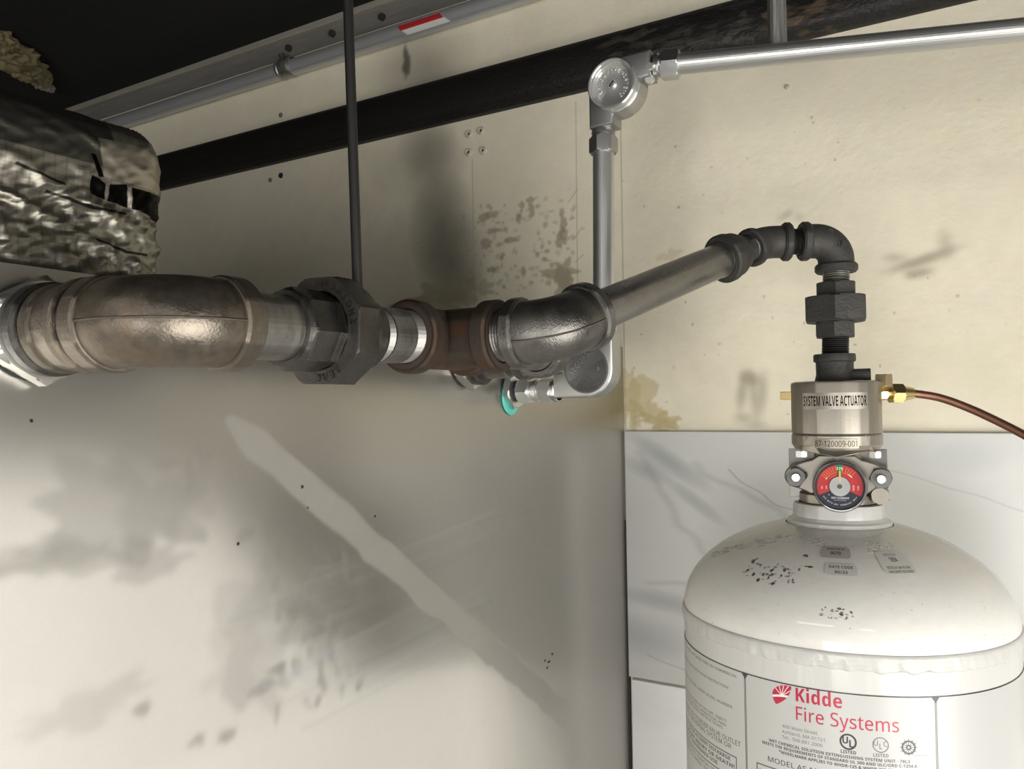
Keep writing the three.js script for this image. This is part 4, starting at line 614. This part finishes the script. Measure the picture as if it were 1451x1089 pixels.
  const lab = canvasTex(2048, Math.round((lh1 - lh0) * 1000 * mm), (x, w, h) => {
    const X = (th) => (th - th0) / (th1 - th0) * w, Y = (hh) => (lh1 - hh) * 1000 * mm;
    x.fillStyle = 'rgb(186,186,183)'; x.fillRect(0, 0, w, h);
    const block = (a, b) => { x.strokeStyle = 'rgb(40,38,38)'; x.lineWidth = 2; x.beginPath(); x.roundRect(X(a) + 2, 2, X(b) - X(a) - 4, Y(-0.435), 12); x.stroke(); };
    x.fillStyle = 'rgb(40,38,38)'; for (const th of [-24.6, 33.5]) { x.beginPath(); x.moveTo(X(th) - 14, 0); x.lineTo(X(th) + 14, 0); x.lineTo(X(th), 20); x.fill(); }
    x.fillStyle = 'rgb(40,38,38)'; x.fillRect(0, 0, w, 2);
    block(-99, -24.6); block(-24.6, 33.5); block(33.5, 109);
    const text = (s, th, hBase, cap, width, font2, col) => { x.font = font2.replace('$', 200); x.textBaseline = 'alphabetic'; x.textAlign = 'left'; const m = x.measureText(s).width; x.save(); x.translate(X(th), Y(hBase)); x.scale(width / m, cap * 1000 * mm / (200 * 0.714)); x.fillStyle = col; x.fillText(s, 0, 0); x.restore(); };
    const red = 'rgb(176,24,56)', ink = 'rgb(48,46,46)', grey = 'rgb(96,94,92)';
    text('Kidde', -7.6, -0.2060, 0.0090, X(6.7) - X(-7.6), 'bold $px sans-serif', red);
    text('Fire Systems', -7.7, -0.2185, 0.0091, X(22.6) - X(-7.7), '$px sans-serif', red);
    // shield emblem with a white sunrise
    { const u = (th) => X(th), v = (hh) => Y(hh); x.save(); x.beginPath(); x.moveTo(u(-8.4), v(-0.1968)); x.bezierCurveTo(u(-11), v(-0.1962), u(-14), v(-0.1985), u(-14.6), v(-0.2035)); x.bezierCurveTo(u(-14.8), v(-0.208), u(-13.8), v(-0.2105), u(-13.4), v(-0.2112)); x.bezierCurveTo(u(-10.8), v(-0.2080), u(-8.6), v(-0.2035), u(-8.4), v(-0.1968)); x.fillStyle = red; x.fill(); x.clip();
      x.strokeStyle = 'rgb(228,228,224)'; x.lineWidth = 7; x.beginPath(); x.moveTo(u(-15), v(-0.2062)); x.quadraticCurveTo(u(-11), v(-0.2035), u(-7.6), v(-0.2046)); x.stroke(); x.lineWidth = 2.5; for (const e of [[-14, -0.199], [-12.4, -0.1972], [-10.8, -0.1965], [-9.3, -0.1968], [-8.2, -0.199]]) { x.beginPath(); x.moveTo(u(-11.6), v(-0.2045)); x.lineTo(u(e[0]), v(e[1])); x.stroke(); } x.restore(); }
    text('400 Main Street', -11.7, -0.2262, 0.0023, X(-0.8) - X(-11.7), '$px sans-serif', grey);
    text('Ashland, MA 01721', -11.75, -0.2298, 0.0023, X(1.6) - X(-11.75), '$px sans-serif', grey);
    text('Tel.: 508.881.2000', -11.8, -0.2337, 0.0023, X(0.6) - X(-11.8), '$px sans-serif', grey);
    const mark = (th, s, lw, sub, col) => { const cx = X(th), cy = Y(-0.2274), r = 0.0047 * 1000 * mm; x.strokeStyle = col; x.lineWidth = lw; x.beginPath(); x.arc(cx, cy, r, 0, 6.3); x.stroke(); if (s) { x.fillStyle = col; x.textAlign = 'center'; x.textBaseline = 'middle'; x.font = (lw > 4 ? 'bold ' : '') + (s.length > 2 ? 22 : 29) + 'px sans-serif'; x.fillText(s[0], cx - (s.length > 2 ? 13 : 8), cy - 4); x.fillText(s[1], cx + (s.length > 2 ? 0 : 8), cy + 5); if (s[2]) x.fillText(s[2], cx + 13, cy - 3); } if (sub) { x.fillStyle = col; x.textAlign = 'center'; x.textBaseline = 'middle'; x.font = 'bold 15px sans-serif'; x.fillText(sub, cx, Y(-0.2341), 0.0098 * 1000 * mm); } };
    mark(7.9, 'UL', 5, 'LISTED', 'rgb(40,38,38)'); mark(17, 'ULC', 2.5, 'LISTED', 'rgb(84,82,82)');
    { const cx = X(25), cy = Y(-0.2282), r = 0.004 * 1000 * mm; x.strokeStyle = 'rgb(40,38,38)'; x.lineWidth = 5; x.beginPath(); x.arc(cx, cy, r, 0, 6.3); x.stroke(); x.beginPath(); x.arc(cx, cy, r * 0.3, 0, 6.3); x.lineWidth = 4; x.stroke(); x.lineWidth = 1.5; for (let i = 0; i < 12; i++) { const a = i * Math.PI / 6; x.beginPath(); x.moveTo(cx + r * 0.35 * Math.cos(a), cy + r * 0.35 * Math.sin(a)); x.lineTo(cx + r * 1.4 * Math.cos(a), cy + r * 1.4 * Math.sin(a)); x.stroke(); } }
    text('0575/YYYY', 26.6, -0.2342, 0.001, X(30.5) - X(26.6), '$px sans-serif', grey);
    text('WET CHEMICAL SOLUTION EXTINGUISHING SYSTEM UNIT - 78L3', -16.2, -0.2383, 0.0020, X(24.9) - X(-16.6), 'bold $px sans-serif', ink);
    text('MEETS THE REQUIREMENTS OF STANDARD UL 300 AND ULC/ORD C-1254.6', -18.6, -0.2413, 0.0020, X(27) - X(-18.9), 'bold $px sans-serif', ink);
    text('*WHEELMARK APPLIES TO WHDR-125 & WHDR-260 ONLY', -13.0, -0.2443, 0.0020, X(22) - X(-13.3), 'bold $px sans-serif', ink);
    text('MODEL AS MARKED BELOW', -16.9, -0.2522, 0.0035, X(16) - X(-17.3), '$px sans-serif', ink);
    x.strokeStyle = ink; x.lineWidth = 3; x.strokeRect(X(-20.6), Y(-0.2562), X(29) - X(-21), 200); x.strokeRect(X(-19.6), Y(-0.2600), 120, 180);
    const left = (s, hh, cap, endTh, len, f = '$px sans-serif') => text(s, endTh - len, hh, cap, X(endTh) - X(endTh - len), f, ink);
    left('THIS UNIT IS FOR THE PROTECTION OF COOKING APPLIANCE FIRES IN COMMERCIAL', -0.2012, 0.0020, -27.8, 68);
    left('KITCHENS AND MUST BE INSTALLED IN ACCORDANCE WITH HOOD INSTRUCTION', -0.2118, 0.0020, -31.8, 64); left('MANUAL.', -0.2150, 0.0020, -76, 12);
    left('REFILL ONLY WITH AGENT AS LISTED AND SPECIFIED UNDER MODEL NUMBER.', -0.2248, 0.0020, -29.7, 66); left('DO NOT MIX AGENTS', -0.2280, 0.0020, -70, 20);
    left('WHEN RECHARGED INSPECT FOR PRESSURE OR FAILURE. INJECT', -0.2370, 0.0020, -33, 56); left('INSPECT AFTER EACH USE. INSTALLATION, OPERATION AND', -0.2400, 0.0020, -33.2, 56); left('MAINTENANCE MUST FOLLOW THE LISTED INSTRUCTIONS.', -0.2430, 0.0020, -34.5, 54);
    left('SHIPPING CAP MUST STAY ON THE CYLINDER VALVE OUTLET', -0.2500, 0.0036, -26.9, 66); left('UNTIL IT IS CONNECTED TO THE PIPING SYSTEM OR', -0.2545, 0.0036, -31, 62);
    x.strokeRect(X(-92), Y(-0.2590), X(-28.9) - X(-92), Y(-0.2745) - Y(-0.2590));
    left('ACCIDENTAL DISCHARGE. IN CASE OF ACCIDENT DISCHARGE', -0.2635, 0.0028, -31.5, 60, 'bold $px sans-serif'); left('CAN CAUSE SEVERE INJURY OR DEATH!', -0.2678, 0.0028, -29.6, 50, 'bold $px sans-serif'); left('KEEP OUT OF REACH OF UNTRAINED USE', -0.2718, 0.0026, -38, 50, 'bold $px sans-serif');
    left('SERVICE BY A TRAINED DISTRIBUTOR IS ESSENTIAL OR CYLINDER', -0.2790, 0.0026, -30, 60); left('MANUFACTURED TO MEET', -0.2830, 0.0026, -34, 40);
    for (let i = 0; i < 40; i++) blob(x, rr(0, w), rr(0, h), rr(10, 60), rr(5, 40), rgba(150, 146, 138, rr(0.02, 0.08)));
  });
  const g = new THREE.CylinderGeometry(R + 0.0004, R + 0.0004, lh1 - lh0, 140, 1, true, THREE.MathUtils.degToRad(th0 + turn), THREE.MathUtils.degToRad(th1 - th0)); g.translate(AX, H + (lh0 + lh1) / 2, AZ);
  obj('instruction_label', g, phy({ map: lab, roughness: 0.4, clearcoat: 0.25, clearcoatRoughness: 0.2 }), t);
  // wall shelf that carries it, below the frame
  const s = thing('cylinder_shelf', A(bottom - 0.05), 'grey steel wall shelf carrying the white cylinder', 'shelf');
  obj('shelf_plate', box(AX - 0.14, AX + 0.14, bottom - 0.008, bottom, WZ + 0.009, AZ + 0.14, 0.002), M.galv, s); for (const k of [-1, 1]) obj('shelf_bracket', box(AX + k * 0.1 - 0.01, AX + k * 0.1 + 0.01, bottom - 0.14, bottom - 0.008, WZ + 0.009, WZ + 0.02), M.galv, s);
}
// ---------------------------------------------------------------- conduit with corner pulleys
function pulley(label, O, rot, cover, hex) {       // wheel centre O; the hubs leave up at the right and left at the bottom, turned by rot
  const t = thing('corner_pulley', O.clone(), label, 'corner pulley'), r = 0.0238, w = 0.0205, L = 0.033;
  const q = (u, v) => new THREE.Vector2(u * Math.cos(rot) - v * Math.sin(rot), u * Math.sin(rot) + v * Math.cos(rot));
  const pts = []; const P = (u, v) => pts.push(q(u, v));
  P(r, L); P(r, 0); for (let i = 1; i < 12; i++) { const a = -i / 12 * Math.PI / 2; P(r * Math.cos(a), r * Math.sin(a)); } P(0, -r); P(-L, -r); P(-L, -r + w);
  for (let i = 0; i <= 20; i++) { const a = (188 - i / 20 * 106) * Math.PI / 180; P(r * Math.cos(a), r * Math.sin(a)); } P(r - w, L);
  const g = new THREE.ExtrudeGeometry(new THREE.Shape(pts), { depth: 0.018, bevelEnabled: true, bevelSize: 0.002, bevelThickness: 0.002, bevelSegments: 3, curveSegments: 12 }); g.translate(O.x, O.y, O.z - 0.009);
  return { t, r, w, L, q, body: obj('pulley_body', crease(g, 0.6), hex ? M.alu : M.alu, t) };
}
const Ol = V(-0.3108, 0.0300, -0.6755), Ou = V(-0.2818, 0.2915, -0.6840);
{ // upper, with turned cover
  const k = pulley('silver corner pulley with turned round cover at top of conduit', Ou, Math.PI, true), t = k.t;
  const c = Ou.clone().add(new THREE.Vector3(0, 0, 0.011));
  const cov = obj('cover', orient(lathe([[0.0236, 0], [0.0240, 0.002], [0.0236, 0.006], [0.0225, 0.0072], [0.0212, 0.0070], [0.0204, 0.0058], [0.0196, 0.0060], [0.0186, 0.0056], [0.0180, 0.0044], [0.0172, 0.0042], [0.0158, 0.0024], [0.0150, 0.0022], [0.0062, 0.0030], [0, 0.0034]], 72), c, [0, 0, 1]), M.chrome, t);
  const cc = c.clone().add(new THREE.Vector3(0, 0, 0.0022));
  obj('raised_lettering', [...ringText('KIDDE', cc, ax.x, ax.y, ax.z, 0.0114, 0.0036, -1.9, 0.3, 0.001), ...ringText('FIRE', cc, ax.x, ax.y, ax.z, 0.0114, 0.0036, -0.36, 0.27, 0.001), ...ringText('SYSTEMS', cc, ax.x, ax.y, ax.z, 0.0114, 0.0036, 0.85, 0.28, 0.001)], M.chrome, cov);
  obj('cover_screw', [orient(lathe([[0, 0.0028], [0.003, 0.0024], [0.0042, 0.001], [0.0044, 0]], 24), c.clone().add(new THREE.Vector3(0, 0, 0.003)), [0, 0, 1])], M.chrome, cov);
  { const g = new THREE.BoxGeometry(0.0066, 0.0014, 0.0006); g.rotateZ(0.9); g.translate(c.x, c.y, c.z + 0.0058); obj('screw_slot', g, M.seal, cov); }
}
{ // lower, seen on its flat side
  const k = pulley('dull grey corner pulley with flat lettered face beside hood', Ol, 0, false), t = k.t;
  const c = Ol.clone().add(new THREE.Vector3(0, 0, 0.011));
  const pl = obj('cover', orient(lathe([[0.0222, -0.0002], [0.0222, 0.0004], [0.0206, 0.0006], [0.0200, 0.0003], [0, 0.0003]], 60), c, [0, 0, 1]), M.aluDull, t);
  const e1 = new THREE.Vector3(Math.cos(0.82), Math.sin(0.82), 0), e2 = new THREE.Vector3(-Math.sin(0.82), Math.cos(0.82), 0);
  obj('raised_lettering', [lineText('SEGURS', c.clone().add(new THREE.Vector3(-0.0052, 0.0044, 0.0002)), e1, e2, ax.z, 0.0052, 0.0009), lineText('5', c.clone().add(new THREE.Vector3(0.0125, -0.001, 0.0002)), ax.x, ax.y, ax.z, 0.003, 0.0006)], M.alu, pl);
}
// conduits and compression fittings
function compression(label, base, dir, spin, m2) {
  const t = thing('conduit_connector', v3(base), label, 'connector'), d = v3(dir).normalize(), b = v3(base);
  obj('hub_ring', orient(lathe([[0.009, 0], [0.0106, 0.0004], [0.0112, 0.002], [0.0112, 0.004], [0.0098, 0.005], [0.0098, 0.0085], [0.009, 0.0086]], 36), b, d), m2 || M.zinc, t);
  obj('compression_nut', orient(nut(6, 0.0235, 0.0155, 0.0012, 0.0088), b.clone().addScaledVector(d, 0.0075), d, spin), m2 || M.zinc, t);
  return t;
}
const vTop = Ou.clone().add(new THREE.Vector3(-0.0160, -0.035, 0)), vBot = Ol.clone().add(new THREE.Vector3(0.0136, 0.035, 0));
compression('zinc compression connector under the upper corner pulley', vTop, vBot.clone().sub(vTop), 0.2, M.alu);
tag(obj('vertical_conduit', cyl(vTop.clone().lerp(vBot, 0.09), vBot.clone().lerp(vTop, -0.02), 0.0100, 32), M.emt), 'vertical galvanized conduit between the two corner pulleys', 'conduit');
tag(obj('conduit_hub', orient(lathe([[0.0092, 0], [0.0118, 0.0005], [0.0118, 0.006], [0.0092, 0.0065]], 32), vBot.clone().add(new THREE.Vector3(0, 0.0002, 0)), [0, 1, 0]), M.zinc), 'small zinc hub where vertical conduit meets the lower pulley', 'connector');
const rBase = Ou.clone().add(new THREE.Vector3(0.035, 0.0136, 0)), rEnd = V(0.36, 0.2660, -0.791), rDir = rEnd.clone().sub(rBase).normalize();
compression('bright zinc compression connector right of the upper corner pulley', rBase, rDir, 0.25, M.zinc);
tag(obj('upper_conduit', cyl(rBase.clone().addScaledVector(rDir, 0.018), rEnd, 0.0091, 32), M.emt), 'long galvanized conduit crossing the wall at upper right', 'conduit');
tag(obj('set_screw', [orient(lathe([[0, 0.005], [0.0036, 0.0045], [0.0042, 0.003], [0.0042, 0]], 16), rBase.clone().add(new THREE.Vector3(-0.002, -0.013, 0.004)), [0, -0.2, 1]), orient(nut(6, 0.006, 0.004, 0.0005), rBase.clone().add(new THREE.Vector3(0.0005, -0.004, 0.009)), [0, 0, 1])], M.chrome), 'tiny bright screw beside the upper pulley connector', 'screw');
{ // connector into the hood with green gasket
  const h = 0.0118, z = Ol.z, d = [1, 0, 0];
  const t = thing('hood_connector', V(WX, h, z), 'zinc conduit connector entering the hood with green gasket', 'connector');
  obj('gasket', orient(lathe([[0.010, 0], [0.0158, 0], [0.0172, 0.0012], [0.0158, 0.0022], [0.010, 0.0022]], 40), V(WX + 0.0004, h - 0.0062, z), d), M.gasket, t, 'bright green rubber gasket');
  obj('lock_nut', orient(nut(6, 0.033, 0.0065, 0.001, 0.008), V(WX + 0.0026, h + 0.001, z), d, 0.3), M.zinc, t);
  obj('connector_body', [orient(nut(6, 0.0225, 0.013, 0.001, 0.008), V(WX + 0.0125, h, z), d, 0.1), orient(lathe([[0.0085, 0], [0.0098, 0.0004], [0.0098, 0.004], [0.0112, 0.0046], [0.0112, 0.0085], [0.0095, 0.009], [0.0095, 0.012], [0.009, 0.012]], 36), V(WX + 0.0252, h, z), d)], M.chrome, t);
  obj('black_band', orient(lathe([[0.0085, 0], [0.0104, 0], [0.0104, 0.0038], [0.0085, 0.0038]], 32), V(WX + 0.0090, h, z), d), M.rubber, t);
  obj('compression_nut', orient(nut(6, 0.0205, 0.0135, 0.001, 0.008), V(WX + 0.0355, h, z), d, 0.3), M.chrome, t);
  obj('outlet_ring', orient(lathe([[0.008, 0], [0.0105, 0], [0.0112, 0.0015], [0.0112, 0.0045], [0.0098, 0.006]], 32), V(WX + 0.0492, h, z), d), M.zinc, t);
}
// hanger rod behind the union
tag(obj('hanger_rod', cyl(V(-0.3022, 0.0605, -0.3426), V(-0.3088, CEIL, -0.330), 0.0029, 16), M.blackPipe), 'thin black hanger rod dropping from ceiling to the union', 'rod');

scene.traverse((o) => { if (o.isMesh) o.castShadow = o.receiveShadow = true; });
renderer.render(scene, camera);
